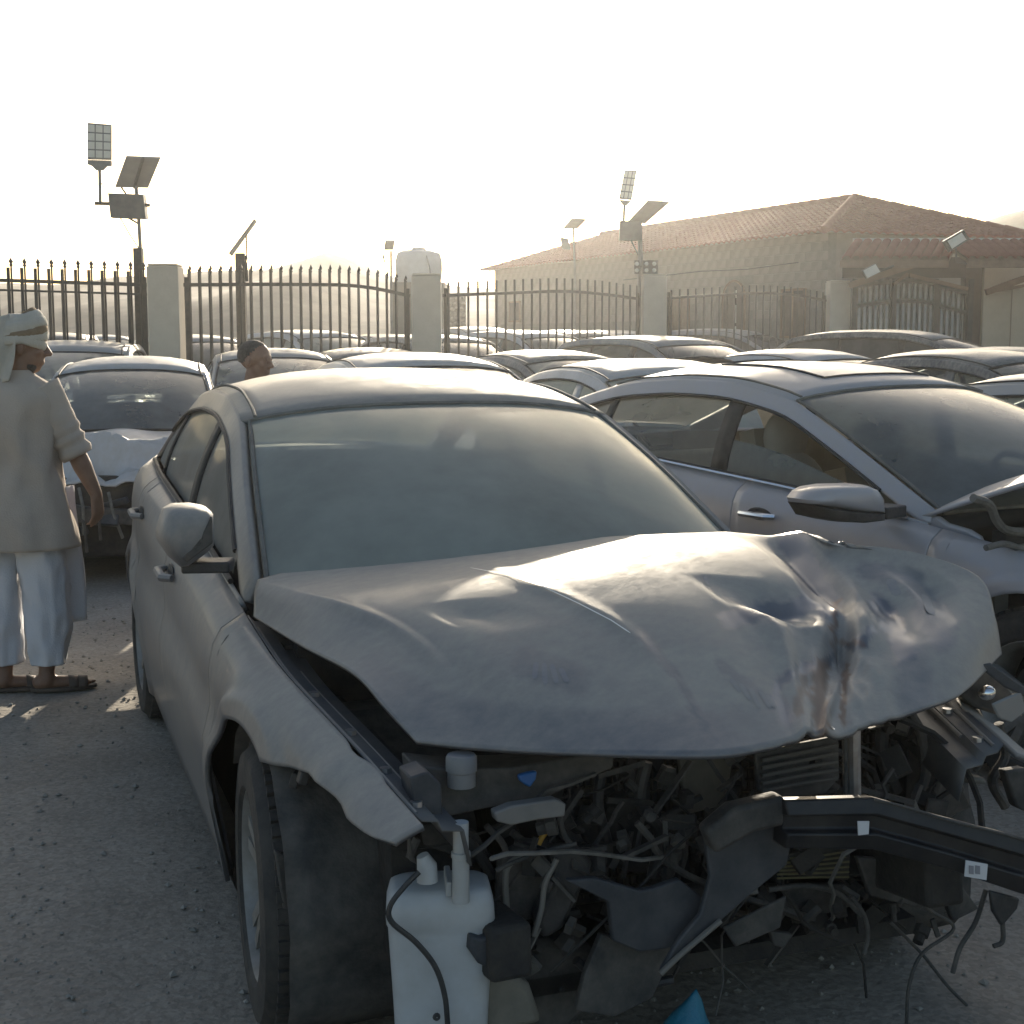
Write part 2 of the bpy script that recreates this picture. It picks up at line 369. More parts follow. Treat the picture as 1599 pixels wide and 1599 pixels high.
def seat(parent, loc, m, key, wdt=.5, head=True):
    k = (key, wdt, head)
    if k not in SEAT_ME:
        b = MB(); b.box((0, 0, .08), (.5, wdt, .16)); a = Matrix.Translation((-.26, 0, .36)) @ Matrix.Rotation(R(-14), 4, 'Y')
        b.box((0, 0, 0), (.14, wdt * .96, .60), a)
        b.box((.045, wdt * .40, -.02), (.12, wdt * .14, .5), a); b.box((.045, -wdt * .40, -.02), (.12, wdt * .14, .5), a)
        if head:
            b.box((.0, 0, .415), (.10, .26, .19), a); b.tube([a @ Vector((0, .06, .25)), a @ Vector((0, .06, .40))], .008, 6); b.tube([a @ Vector((0, -.06, .25)), a @ Vector((0, -.06, .40))], .008, 6)
        o = b.build('seat', m, bevel=.035); SEAT_ME[k] = o
        o.parent = parent; o.location = loc; return o
    return inst(SEAT_ME[k], parent, loc)

CAR_CACHE = {}
def make_car(label, loc, heading, kind='sedan', paint=SILVP, gl=GL_MID, gls=None, hood='closed', front=True, group='parked cars in the yard',
             scale=(1, 1, 1), hi=False, seats=GREYSEAT, name=None, drop_pane=False, sunroof=False, lining=None, mir=None, key=None, steer=0.0, cat='car'):
    name = name or ('parked_suv' if kind == 'suv' else 'parked_car')
    gls = gls or gl
    ck = (kind, paint.name, gl.name, gls.name, hood, front, key)
    if not hi and ck in CAR_CACHE:
        c = copy_tree(CAR_CACHE[ck]); c.name = name; c.location = loc; c.rotation_euler = (0, 0, heading); c.scale = scale
        tag(c, label, cat, group); return c
    S = SH_SUV if kind == 'suv' else SH_SED; d = S.d
    root = empty(name, loc, heading); root.scale = scale; tag(root, label, cat, group)
    st = .05 if hi else .11; nz = 16 if hi else 9
    xf, xr = d['ax']; tail = d['tail']
    # --- sides
    for sg in (-1, 1):
        if hood != 'hero':
            side_panel(S, -.44, .77, sg, st, nz).build('front_fender', paint, root, solid=.012)
        dd = []
        for nm, a, b in (('front_door', -1.50, -.446), ('rear_door', -2.56, -1.506)):
            o = side_panel(S, a, b, sg, st, nz).build(nm, paint, root, solid=.02); dd.append((o, a, b))
            hx = a + .17; hz = S.zt(hx) - .115; hy = S.Y(hx, hz)
            h = MB(); h.tube([(hx - .11, sg * (hy + .008), hz), (hx - .08, sg * (hy + .034), hz), (hx + .07, sg * (hy + .036), hz), (hx + .10, sg * (hy + .008), hz)], [.012, .014, .014, .012], 8)
            h.build('door_handle', CHROME if hi and sunroof else paint, o)
            if hi: MB().ell((hx, sg * hy, hz), (.075, .006, .03), 14, 8).build('handle_recess', SEAL, o)
        side_panel(S, tail, -2.566, sg, st, nz).build('rear_quarter', paint, root, solid=.02)
        rk = MB().grid([[(x, sg * (S.Y(x, d['rock']) - .012), d['rock'] + .012), (x, sg * (S.Y(x, d['rock']) - .03), d['rock'] - .035), (x, sg * (S.Y(x, d['rock']) - .12), d['rock'] - .04)] for x in lin(xr + d['arch'] + .01, xf - d['arch'] - .01, 12)])
        rk.build('sill', paint, root)
        # --- glass house: frame strip from pane to roof rail, glass, seals
        xs = lin(d['rail'][0][0] - .02, d['rail'][-1][0] + .03, 60 if hi else 30)
        P = []
        for x in xs:
            z0, z1 = S.zp(x), S.zr(x); row = []
            for j in range(7):
                t = j / 6; z = z0 + (z1 - z0) * t
                row.append((x, sg * S.G(x, z), z))
            P.append(row)
        fr = MB().grid(P)
        # sill strip between belt and glass, and the body-colour blind areas before and behind the panes
        P = [[(x, sg * S.Y(x, S.zt(x)), S.zt(x)), (x, sg * S.yb(x), S.zt(x) + .006)] for x in xs]
        fr.grid(P); fr.build('window_frame', paint, root, solid=.03)
        p0, p1 = d['pane']; b1, b2 = d['pdiv']
        for k, (a, b) in enumerate(((b1 + .045, p0), (b2 + .02, b1 - .045), (p1, b2 - .02))):
            P = []
            for x in lin(a, b, 16 if hi else 9):
                z0 = S.zt(x) + .005; z1 = S.zp(x) - .003
                if z1 - z0 < .012: continue
                if drop_pane and k == 0 and sg < 0: z1 = z0 + (z1 - z0) * .48
                P.append([(x, sg * (S.G(x, z0 + (z1 - z0) * j / 5) - .016), z0 + (z1 - z0) * j / 5) for j in range(6)])
            if len(P) < 2: continue
            o = MB().grid(P).build(('side_window', 'side_window', 'quarter_window')[k], GL_MID if drop_pane and k == 0 and sg < 0 else gls, root)
        for xb, wd in ((b1, .10), (b2, .05)):
            z0, z1 = S.zt(xb) + .003, S.zp(xb) + .01
            P = [[(x, sg * (S.G(x, z0 + (z1 - z0) * j / 5) - .006 + oy), z0 + (z1 - z0) * j / 5) for j in range(6)] for x, oy in ((xb - wd / 2, 0), (xb + wd / 2, 0))]
            MB().grid(P).build('door_pillar', SEAL if hi or kind == 'suv' else paint, root, solid=.012)
        pts = [(x, sg * (S.G(x, S.zp(x)) + .001), S.zp(x)) for x in lin(p0 + .02, p1, 30)]
        m = MB().tube(pts, .008, 6); m.tube([(x, sg * (S.yb(x) + .006), S.zt(x) + .012) for x in lin(p0 + .1, p1, 24)], .009, 6)
        m.build('window_seal', SEAL, root)
        if sunroof:
            MB().tube([(x, sg * (S.yb(x) + .016), S.zt(x) + .006) for x in lin(p0 + .2, p1, 24)], .008, 6).build('chrome_strip', CHROME, root)
        # mirror
        mx, mz = -.66, S.zt(-.66) + .138; my = S.W(-.66) + .012; mw, mh_ = 1.0, 1.0
        if mir: mx, my, mz, mw, mh_ = mir
        if kind == 'suv': mz += .02
        hm = MB()
        P = []
        for t, kx, kz, dz in ((0, .55, .70, 0), (.05, .80, .90, 0), (.18, .98, 1.0, 0), (.45, 1.05, 1.02, .004), (.75, .92, .96, .004), (.92, .66, .80, 0), (1, .40, .62, -.004)):
            yy = my - .085 * mw + .170 * mw * t; ring = []
            for q in lin(0, 2 * math.pi, 25)[:-1]:
                cx_, sz_ = math.cos(q), math.sin(q); ex = .55 if cx_ > 0 else .22
                ring.append((mx + (.105 if cx_ > 0 else .062) * kx * math.copysign(abs(cx_) ** ex, cx_), sg * yy, mz + dz + mh_ * (.070 if sz_ > 0 else .062) * kz * math.copysign(abs(sz_) ** .42, sz_) - .018 * (1 - cx_) * 0 + .012 * cx_ * (sz_ < 0)))
            P.append(ring)
        hm.loft(P); o = hm.build('wing_mirror', paint, root, sharp=48)
        if hi: o['label'] = 'dusty wing mirror on the door'
        m2 = MB(); m2.bar((mx + .005, sg * (my - .16), mz - .085), (mx + .01, sg * (my + .055), mz - .066), .12, .035); m2.bar((mx - .03, sg * (my - .14), mz - .10), (mx + .03, sg * (my - .14), mz - .055), .06, .05); m2.build('mirror_foot', BLK, o, bevel=.008)
        MB().box((mx - .064, sg * (my + .005), mz), (.006, .14 * mw, .095 * mh_)).build('mirror_glass', mat('mirror_glass', (.5, .52, .55), .08, 1.0) if 'mirror_glass' not in bpy.data.materials else bpy.data.materials['mirror_glass'], o)
    # --- roof, windscreen, rear window, deck
    ra, rb = d['roof']; nv = 17 if hi else 9
    def roofp(x0, v):
        x = x0
        return x
    def roof_pt(u, v):
        q = 1 - v * v
        xa = ra + .10 * q; xb = rb - .07 * q; x = xa + (xb - xa) * u
        xe = ra + (rb - ra) * u
        z = S.zr(xe) + (S.zr(x) - S.zr(xe)) * .0 + d['crown'] * (1 - abs(v) ** 2.6) * (1 - .35 * abs(2 * u - 1) ** 3)
        return Vector((x, v * S.yr(xe), z))
    rf = MB().grid([[roof_pt(u, v) for v in lin(-1, 1, nv)] for u in lin(0, 1, 18 if hi else 9)])
    ro = rf.build('roof', paint, root, solid=.02)
    for sg in (-1, 1):
        MB().tube([roof_pt(u, sg * .93) + Vector((0, 0, .0035)) for u in lin(0.0, 1, 18)], .006, 6).build('roof_trim', DSEAL if hi else SEAL, ro)
    if sunroof:
        pts = [roof_pt(u, v) + Vector((0, 0, .003)) for u, v in [(.12, v) for v in lin(-.55, .55, 8)] + [(u, .55) for u in lin(.12, .6, 6)] + [(.6, v) for v in lin(.55, -.55, 8)] + [(u, -.55) for u in lin(.6, .12, 6)]]
        MB().tube(pts, .006, 6).build('sunroof_gap', SEAL, ro)
    zc = d['zcowl']; yc = d['rail'][0][1] - .03
    def ws_pt(u, v):
        q = 1 - v * v
        b = Vector((-.50 + .30 * q, v * yc, zc + .035 * q)); t = roof_pt(0, v * .965); t.z -= .004
        p = b.lerp(t, u); k = 4 * u * (1 - u)
        p += Vector((.030, 0, .042)) * k
        # follow the pillar at the edges
        xe = d['rail'][0][0] + (ra - d['rail'][0][0]) * u; pe = Vector((xe, (1 if v > 0 else -1) * (S.yr(xe) - .028), S.zr(xe) - .006))
        wgt = abs(v) ** 6
        return p.lerp(pe, wgt * .9)
    MB().grid([[ws_pt(u, v) for v in lin(-1, 1, nv)] for u in lin(0, 1, 15 if hi else 8)]).build('windscreen', gl, root)
    edge = [ws_pt(u, -1) for u in lin(0, 1, 12)] + [ws_pt(1, v) for v in lin(-1, 1, 12)][1:] + [ws_pt(u, 1) for u in lin(1, 0, 12)][1:] + [ws_pt(0, v) for v in lin(1, -1, 12)][1:]
    MB().tube([p + Vector((.002, 0, .003)) for p in edge], .008, 6).build('windscreen_seal', DSEAL if hi else SEAL, root)
    dk = d['deck']
    def rw_pt(u, v):
        q = 1 - v * v; t = roof_pt(1, v * .94); t.z -= .004; b = Vector((dk - .10 * q, v * (d['rail'][-1][1] - .04), S.zt(dk) + .02 + .03 * q))
        p = t.lerp(b, u) + Vector((-.02, 0, .045)) * 4 * u * (1 - u)
        i = rb + (d['rail'][-1][0] - rb) * u; pe = Vector((i, (1 if v > 0 else -1) * (S.yr(i) - .03), S.zr(i) - .006))
        return p.lerp(pe, abs(v) ** 6 * .9)
    MB().grid([[rw_pt(u, v) for v in lin(-1, 1, nv)] for u in lin(0, 1, 8)]).build('rear_window', gls if gls is GL_CLEAR else gl, root)
    zd = S.zt(dk) + .02
    def dk_pt(u, v):
        q = 1 - v * v; x = (dk - .10 * q) + ((tail - .10 * q) - (dk - .10 * q)) * u; xe = max(tail, x)
        return Vector((x, v * (S.W(xe) - d['inset']), S.zt(xe) + .035 * q + .015 * u))
    bt = MB().grid([[dk_pt(u, v) for v in lin(-1, 1, nv)] for u in lin(0, 1, 6)])
    bt.grid([[(tail - .10 * (1 - v * v) - (.10 * math.sin(t * 2.4)), v * (S.W(tail) - .03 + .05 * math.sin(t * 3)), S.zt(tail) + .015 - t * (S.zt(tail) - .30)) for v in lin(-1, 1, nv)] for t in lin(0, 1, 8)])
    bt.build('boot_lid', paint, root)
    for sg in (-1, 1):
        MB().box((tail - .085, sg * (S.W(tail) - .16), S.zt(tail) - .13), (.06, .30, .12)).build('tail_lamp', REDLENS, root, bevel=.015)
    # --- bonnet, nose
    def hd_pt(u, v):
        q = 1 - v * v; xb = -.47 + .30 * q; xe = .76 + d['nose'] * q ** .8; x = xb + (xe - xb) * u
        xs_ = min(.77, -.47 + 1.24 * u); y = S.W(xs_) - d['inset'] - .02
        return Vector((x, v * y, S.zt(xs_) + .012 + (.075 - .035 * u) * (1 - abs(v) ** 2.2) + .01 * math.cos(v * 9) * (1 - u) * q))
    if hood in ('closed', 'open', 'dent'):
        P = []
        for u in lin(0, 1, 30 if hood == 'dent' else 16 if hi else 9):
            row = []
            for v in lin(-1, 1, 37 if hood == 'dent' else 21 if hi else 11):
                p = hd_pt(u, v)
                if hood == 'dent':
                    k = sstep(.25, .9, u); nz_ = noise.noise(Vector((p.x * 3.1, p.y * 2.3, 1.7)))
                    p += Vector((-.30 * k * k, 0, k * (.30 * (.22 - abs(nz_)) + .20 * (.22 - abs(noise.noise(p * 4.5))) + .08 * (.22 - abs(noise.noise(p * 11)))) * (1 - .75 * sstep(.8, 1, u)) + .09 * max(0, 1 - abs(u - .5) / .2) - .10 * sstep(.8, 1, u) * (1 - abs(v))))
                row.append(p)
            P.append(row)
        ho = MB().grid(P)
        o = ho.build('bonnet', paint, root, solid=.014, sharp=24 if hood == 'dent' else 50)
        if hood == 'open':
            pv = Vector((-.42, 0, S.zt(-.42) + .05)); M = Matrix.Translation(pv + Vector((-.12, 0, .035))) @ Matrix.Rotation(R(-27), 4, 'Y') @ Matrix.Translation(-pv)
            o.data.transform(M)
    if front:
        nr = []
        for t in lin(0, 1, 9):
            row = []
            for v in lin(-1, 1, nv):
                q = 1 - v * v; yy = S.W(.77) - d['inset'] - .02 + (.10 * math.sin(min(1, t * 2.2) * 1.57))
                row.append((.76 + d['nose'] * q ** .8 + .07 * math.sin(t * 2.6), v * yy, S.zt(.77) + .012 + .04 * (1 - abs(v) ** 2.2) - t * (S.zt(.77) - .22)))
            nr.append(row)
        bp = MB().grid(nr).build('front_bumper', paint, root, solid=.012)
        MB().box((.80 + d['nose'], 0, S.zt(.77) - .16), (.12, .95, .20)).build('grille', BLK, root, bevel=.02)
        for sg in (-1, 1):
            MB().box((.80, sg * (S.W(.77) - .22), S.zt(.77) - .08), (.20, .36, .11), (0, 0, -sg * R(22))).build('headlamp', LENS, root, bevel=.03)
    # --- inside and under
    ib = MB()
    for sg in (-1, 1):
        ib.grid([[(x, sg * (S.Y(x, .4) - .10), .24), (x, sg * (S.yb(x) - .045), S.zt(x) - .012)] for x in lin(-3.7, -.50, 14)])
    ib.box((-1.9, 0, .23), (3.6, 1.40, .05)); ib.box((-3.3, 0, .62), (.9, 1.30, .55))
    ib.box((-.30, 0, .55), (.10, 1.44, S.zt(-.4) * 2 - 1.2))
    ib.build('cabin_lining', lining or DARKIN, root, smooth=False)
    ds = MB(); P = []
    for t in lin(0, 1, 7):
        a = t * 1.9
        P.append([(-.50 - .42 * t, v * .70, S.zt(-.6) + .02 * (1 - v * v) - .005 - .22 * (t ** 3)) for v in lin(-1, 1, 9)])
    ds.grid(P); ds.build('dashboard', DARKIN, root, solid=.05)
    for sg in (-1, 1): seat(root, (-1.55, sg * .37, .27 + (S.zt(-1.5) - .95)), seats, seats.name)
    seat(root, (-2.55, 0, .30 + (S.zt(-1.5) - .95)), seats, seats.name, 1.25, False)
    if hi or kind == 'sedan':
        M = Matrix.Translation((-.98, .37, S.zt(-1) - .03)) @ Matrix.Rotation(R(65), 4, 'Y')
        MB().tube([M @ Vector((.18 * math.cos(a), .18 * math.sin(a), 0)) for a in lin(0, 2 * math.pi, 25)], .014, 8).bar(M @ Vector((0, -.17, 0)), M @ Vector((0, .17, 0)), .06, .03).build('steering_wheel', DARKIN, root)
    for sg in (-1, 1):
        wheel(root, (xf, sg * (S.W(xf) - .125), d['R']), sg, d['R'], steer, hi)
        wheel(root, (xr, sg * (S.W(xr) - .125), d['R']), sg, d['R'], 0, hi)
    if not hi: CAR_CACHE[ck] = root
    return root

# ------------------------------------------------------------------ ground and hills
GROUND = mat('dusty_gravel_ground', (0.235, 0.205, 0.165), 0.95, col2=(.35, .31, .255), scale=1.6, bump=.42, bscale=34, detail=12, lo=.3, hi=.7)
_n = GROUND.node_tree; _b = _n.nodes['Principled BSDF']; _src = _b.inputs['Base Color'].links[0].from_socket
_tc = [q for q in _n.nodes if q.type == 'TEX_COORD'][0]
_v = _n.nodes.new('ShaderNodeTexVoronoi'); _v.inputs['Scale'].default_value = 80; _n.links.new(_tc.outputs['Object'], _v.inputs['Vector'])
_h = _n.nodes.new('ShaderNodeSeparateColor'); _n.links.new(_v.outputs['Color'], _h.inputs[0])
_r = _n.nodes.new('ShaderNodeMapRange'); _r.inputs['To Min'].default_value = .80; _r.inputs['To Max'].default_value = 1.15; _n.links.new(_h.outputs[0], _r.inputs['Value'])
_x = _n.nodes.new('ShaderNodeMix'); _x.data_type = 'RGBA'; _x.blend_type = 'MULTIPLY'; _x.inputs[0].default_value = 1
_n.links.new(_src, _x.inputs[6]); _n.links.new(_r.outputs[0], _x.inputs[7]); _n.links.new(_x.outputs[2], _b.inputs['Base Color'])
HILLM = mat('dry_hill', (0.15, 0.13, 0.105), 1.0, col2=(.24, .21, .165), scale=.35, bump=.6, bscale=1.2, detail=10)
def gz(x, y):
    d = math.hypot(x, y)
    k = max(0, 1 - d / 14)
    return .012 * k * noise.noise(Vector((x * 2.1, y * 2.1, 0))) + .03 * sstep(9, 14, d) * noise.noise(Vector((x * .25, y * .25, 3)))
gm = MB()
xs = sorted(set([-400, -250, -150, -90, -60, -40, -28, -20] + [round(v, 2) for v in np.arange(-14, 14.01, .28)] + [20, 28, 40, 60, 90, 150, 250, 400]))
ys = sorted(set([-60, -30, -15, -8, -4] + [round(v, 2) for v in np.arange(-2, 14.01, .28)] + [16, 18, 21, 25, 30, 36, 45, 60, 80, 110, 160, 250, 400, 700]))
gm.grid([[(x, y, gz(x, y) - .006) for y in ys] for x in xs])
tag(gm.build('ground', GROUND, sharp=180), kind='structure')
PEB = mat('pebble_stone', (0.22, .205, .175), .95, col2=(.33, .31, .275), scale=3)
pm = MB()
for i in range(5200):
    x = random.uniform(-3.2, 2.6); y = random.uniform(2.9, 8.5); r = random.choice((.003, .004, .004, .005, .006, .007, .011)) * random.uniform(.7, 1.3)
    c = Vector((x, y, gz(x, y) - .006 + r * .25)); a = random.random() * 6
    vs = [c + Vector((math.cos(a + k * 1.57) * r * random.uniform(.7, 1.3), math.sin(a + k * 1.57) * r * random.uniform(.7, 1.3), random.uniform(-.1, .3) * r)) for k in range(4)] + [c + Vector((0, 0, r * .8)), c - Vector((0, 0, r * .5))]
    pm.add(vs, [(0, 1, 4), (1, 2, 4), (2, 3, 4), (3, 0, 4), (1, 0, 5), (2, 1, 5), (3, 2, 5), (0, 3, 5)])
tag(pm.build('gravel', PEB, smooth=False, fix=False), 'small pale stones strewn over the yard', kind='stuff')

def hill(name, x0, x1, y0, y1, hf, n=60, m=24):
    b = MB(); P = []
    for i in range(n):
        x = x0 + (x1 - x0) * i / (n - 1); row = []
        for j in range(m):
            t = j / (m - 1); y = y0 + (y1 - y0) * t
            z = hf(x) * math.sin(min(1, t * 1.6) * math.pi / 2) ** 1.2 * (1 if t < .7 else 1 - sstep(.7, 1, t) * .6)
            z += (noise.fractal(Vector((x * .06, y * .06, 2)), 1, 2, 6) * 1.1) * min(1, t * 3) * min(1, hf(x) / 4)
            row.append((x, y, z - .4 * (1 - t) - .1))
        P.append(row)
    tag(b.grid(P).build(name, HILLM, sharp=80), kind='structure')
hl = curve([(-130, 9), (-70, 8.3), (-55, 8.0), (-45, 7.6), (-38, 8.4), (-30, 8.2), (-24, 8.0), (-20, 9.4), (-17.5, 10.6), (-15, 9.2), (-12, 7.4), (-4, 6.9), (6, 6.6), (20, 6), (60, 6)], 2)
hill('hill', -75, 36, 46, 105, lambda x: hl(x * 1.8) / 1.8 + .72, 110)
hr = curve([(28, 3), (32, 7), (36, 10.0), (40, 11.2), (46, 11.6), (60, 12), (90, 11)], 3)
hill('hill', 28, 90, 75, 140, hr, 50)

# ------------------------------------------------------------------ fence pillars and barred panels
PILM = mat('cream_plaster', (.56, .485, .375), .95, col2=(.62, .545, .43), scale=3, bump=.15, bscale=30)
IRON = mat('dark_iron', (.035, .04, .042), .6, .3, col2=(.07, .068, .062), scale=10)
def pillar(u0, u1, vtop, D, label):
    a = PW(u0, vtop, y=D); b = PW(u1, vtop, y=D); wd = b.x - a.x; h = a.z
    t = empty('fence_pillar', ((a.x + b.x) / 2, D + wd / 2, 0), R(2)); tag(t, label, 'pillar', 'plastered pillars of the yard fence')
    m = MB().box((0, 0, h / 2), (wd, wd, h)); o = m.build('shaft', PILM, t, bevel=.012)
    MB().box((0, 0, h + .017), (wd * .94, wd * .94, .03)).build('cap', PILM, t, bevel=.01)
    return t, Vector((a.x, D + wd / 2, 0)), Vector((b.x, D + wd / 2, 0))
PL = [pillar(228, 277, 416, 18.0, 'broad cream pillar beside the tall solar lamp with the battery box'),
      pillar(642, 688, 431, 19.2, 'cream pillar in front of the white water tank'),
      pillar(1005, 1042, 431, 24.0, 'cream pillar with square floodlights mounted beside it'),
      pillar(1297, 1329, 441, 28.2, 'narrow cream pillar next to the striped gate')]
BAR_ME = {}
def fence(label, A, Bp, railv, topv, n, spear, botz=.35, lower=None, wbar=.022):
    """A, Bp: ends on the ground; railv(t): pixel row of the top rail, topv: px above the rail for the bars"""
    t0 = empty('fence_panel', ((A + Bp) / 2)[:], math.atan2(Bp.y - A.y, Bp.x - A.x)); tag(t0, label, 'fence', 'barred iron fence panels of the yard')
    L = (Bp - A).length; Y = lambda t: A.y + (Bp.y - A.y) * t
    def zr(t): return HC + (528 - railv(t)) * Y(t) / FP
    up = lambda t: topv * Y(t) / FP
    pts = lin(0, 1, 13)
    for k, dz in ((0, 0), (1, -.12)) if lower else ((0, 0),):
        m = MB()
        for i in range(12): m.bar(((pts[i] - .5) * L, .002 * (i % 2), zr(pts[i]) + dz), ((pts[i + 1] - .5) * L, .002 * (i % 2), zr(pts[i + 1]) + dz), .03, .045 if k == 0 else .025)
        m.build('rail', IRON, t0, smooth=False)
    MB().bar((-.5 * L, 0, botz), (.5 * L, 0, botz), .03, .05).build('rail', IRON, t0, smooth=False)
    if 'bar' not in BAR_ME:
        BAR_ME['bar'] = MB().tube([(0, 0, 0), (0, 0, 1)], 1, 8).build('bar', IRON)
        s = MB().tube([(0, 0, 0), (0, 0, .955)], .8, 8)
        s.lathe([(.8, .955), (1.5, .960), (1.5, .964), (.9, .968), (1.9, .980), (.05, 1.0)], 8); BAR_ME['spear'] = s.build('spear_bar', IRON)
    for i in range(n):
        t = (i + .5) / n
        z1 = zr(t) + up(t)
        o = inst(BAR_ME['bar'], t0, ((t - .5) * L, 0, .08), scale=(wbar / 2 * 1.25, wbar / 2 * 1.25, z1 - .08)); o.name = 'bar'
        if spear:
            t2 = min(.995, (i + .72) / n)
            o = inst(BAR_ME['spear'], t0, ((t2 - .5) * L, .05, .08), scale=(wbar / 2 * .9, wbar / 2 * .9, zr(t2) + up(t2) * spear - .08)); o.name = 'spear_bar'
    for e in (-.5, .5):
        MB().box(((e - .012 * math.copysign(1, e)) * L, 0, (zr(.5 + e) + .1) / 2), (.05, .05, zr(.5 + e) + .1)).build('end_post', IRON, t0, smooth=False)
    return t0
A0 = Vector((PL[0][1].x - 3.4, 17.2, 0))
fence('spiked fence panel behind the man in the headwrap', A0, PL[0][1] - Vector((.03, 0, 0)), curve([(0, 436), (.5, 440), (1, 447)]), 20, 22, 1.80, lower=True, wbar=.034)
fence('spiked fence panel with an arched top, between the broad pillar and the water tank pillar', PL[0][2] + Vector((.03, 0, 0)), PL[1][1] - Vector((.03, 0, 0)), curve([(0, 447), (.35, 446), (.72, 447), (.86, 453), (1, 464)], .12), 24, 23, 1.30, wbar=.026)
fence('hazy fence panel in front of the long tiled building', PL[1][2] + Vector((.03, 0, 0)), PL[2][1] - Vector((.03, 0, 0)), curve([(0, 463), (.3, 459), (.55, 456), (.75, 460), (1, 469)], .2), 20, 24, 0, wbar=.026)
fence('fence panel in front of the arched doorway', PL[2][2] + Vector((.03, 0, 0)), PL[3][1] - Vector((.03, 0, 0)), curve([(0, 467), (.5, 459), (.75, 461), (1, 471)], .2), 12, 22, 0, wbar=.026)
for k in ('bar', 'spear'): bpy.data.objects.remove(BAR_ME[k])

# ------------------------------------------------------------------ long building with a tiled hip roof
BLOCKM = mat('grey_concrete_block', (.19, .175, .15), .95, col2=(.23, .215, .185), scale=2.2, bump=.25, bscale=40)
MORTM = mat('mortar', (.165, .155, .135), .95, col2=(.20, .19, .165), scale=8)
TILEM = mat('red_roof_tile', (.19, .07, .055), .95, col2=(.26, .11, .085), scale=4, lo=.3, hi=.7, spec=.08)
DOORM = mat('dark_opening', (.03, .027, .024), .8, col2=(.05, .045, .04), scale=5)
WOODM = mat('brown_wood', (.13, .085, .055), .8, col2=(.18, .12, .085), scale=6)
CREAM = mat('cream_wall', (.40, .34, .25), .95, col2=(.46, .40, .30), scale=2, bump=.2, bscale=20)
Cc = Vector((6.62, 30.0)); al = Vector((-.40, .9165)).normalized(); pe = Vector((.9165, .40)).normalized()
LB, WB_, EZ = 18.0, 5.2, 3.78
bl = empty('tiled_building', (Cc.x, Cc.y, 0), 0); tag(bl, 'long grey block building with a red tiled hip roof', 'building')
def bp_(a, p, z): return Vector((al.x * a + pe.x * p, al.y * a + pe.y * p, z))   # local to the building's corner
MW = Matrix((( al.x, -pe.x, 0, 0), (al.y, -pe.y, 0, 0), (0, 0, 1, 0), (0, 0, 0, 1)))  # x along the wall, y out of it
wl = MB().box((LB / 2, -.12, EZ / 2), (LB, .2, EZ)).build('wall', MORTM, bl, smooth=False); wl.data.transform(MW)
bm_ = MB().box((0, 0, 0), (.385, .03, .187)).build('block', BLOCKM, wl, bevel=.006); bm_.data.transform(MW.to_3x3().to_4x4())
first = True
hole = [(3.05, 4.05, 0, 2.95), (.75, 1.6, 1.6, 2.62), (5.6, 6.4, 1.8, 2.58), (15.9, 16.7, 2.1, 2.7)]
for r in range(18, 9, -1):
    for c_ in range(0, 44):
        a = .2 + c_ * .4 + (.2 if r % 2 else 0); z = .1 + r * .2
        if a > LB - .2 or any(h[0] - .15 < a < h[1] + .15 and h[2] < z < h[3] for h in hole): continue
        p = MW @ Vector((a, -.026 + random.uniform(-.003, .003), z))
        if first: bm_.location = p; first = False
        else: inst(bm_, wl, p)
m2 = MB().box((.12, -WB_ / 2 - .02, EZ / 2), (.2, WB_ - .24, EZ)); m2.box((LB - .12, -WB_ / 2, EZ / 2), (.2, WB_ - .24, EZ)); m2.box((LB / 2, -WB_ + .12, EZ / 2), (LB, .2, EZ))
o = m2.build('gable_wall', BLOCKM, bl, smooth=False); o.data.transform(MW)
# door and windows: frames and panes in the holes
d_ = MB()
pts = [Vector((3.08, 0, 0)), Vector((4.02, 0, 0)), Vector((4.02, 0, 2.48))] + [Vector((3.55 + .47 * math.cos(a), 0, 2.48 + .42 * math.sin(a))) for a in lin(.2, 2.94, 9)] + [Vector((3.08, 0, 2.48))]
dr = d_.plate([p + Vector((0, .006, 0)) for p in pts], (0, .02, 0)).build('doorway', DOORM, bl, smooth=False); dr.data.transform(MW)
f_ = MB().tube([p + Vector((0, .03, 0)) for p in pts[1:]] + [pts[0] + Vector((0, .03, 0))], .03, 6).build('door_frame', WOODM, dr); f_.data.transform(MW)
SLIT = mat('pale_door_slit', (.5, .5, .47), .4)
for a, z0, z1 in ((3.46, 1.45, 1.85), (3.46, 1.92, 2.34), (3.46, 2.5, 2.68)):
    o = MB().box((a, .034, (z0 + z1) / 2), (.07, .012, z1 - z0)).build('door_pane', SLIT, dr, smooth=False); o.data.transform(MW)
for (a0, a1, z0, z1), mm in zip(hole[1:], (DOORM, WOODM, DOORM)):
    wn = MB().box(((a0 + a1) / 2, .008, (z0 + z1) / 2), (a1 - a0, .03, z1 - z0)).build('window', mm, bl, smooth=False); wn.data.transform(MW)
    fm = MB()
    for zz in (z0, z1): fm.bar((a0 - .03, .02, zz), (a1 + .03, .02, zz), .05, .05)
    for aa in (a0, a1, (a0 + a1) / 2): fm.bar((aa, .021, z0), (aa, .021, z1), .05, .04)
    fm.build('window_frame', WOODM, wn, smooth=False).data.transform(MW)
cb = MB().tube([MW @ Vector((1.0, .03, 3.2)), MW @ Vector((3.0, .03, 3.14)), MW @ Vector((5, .03, 3.18)), MW @ Vector((9, .03, 3.12))], .012, 6).build('cable', IRON, bl)
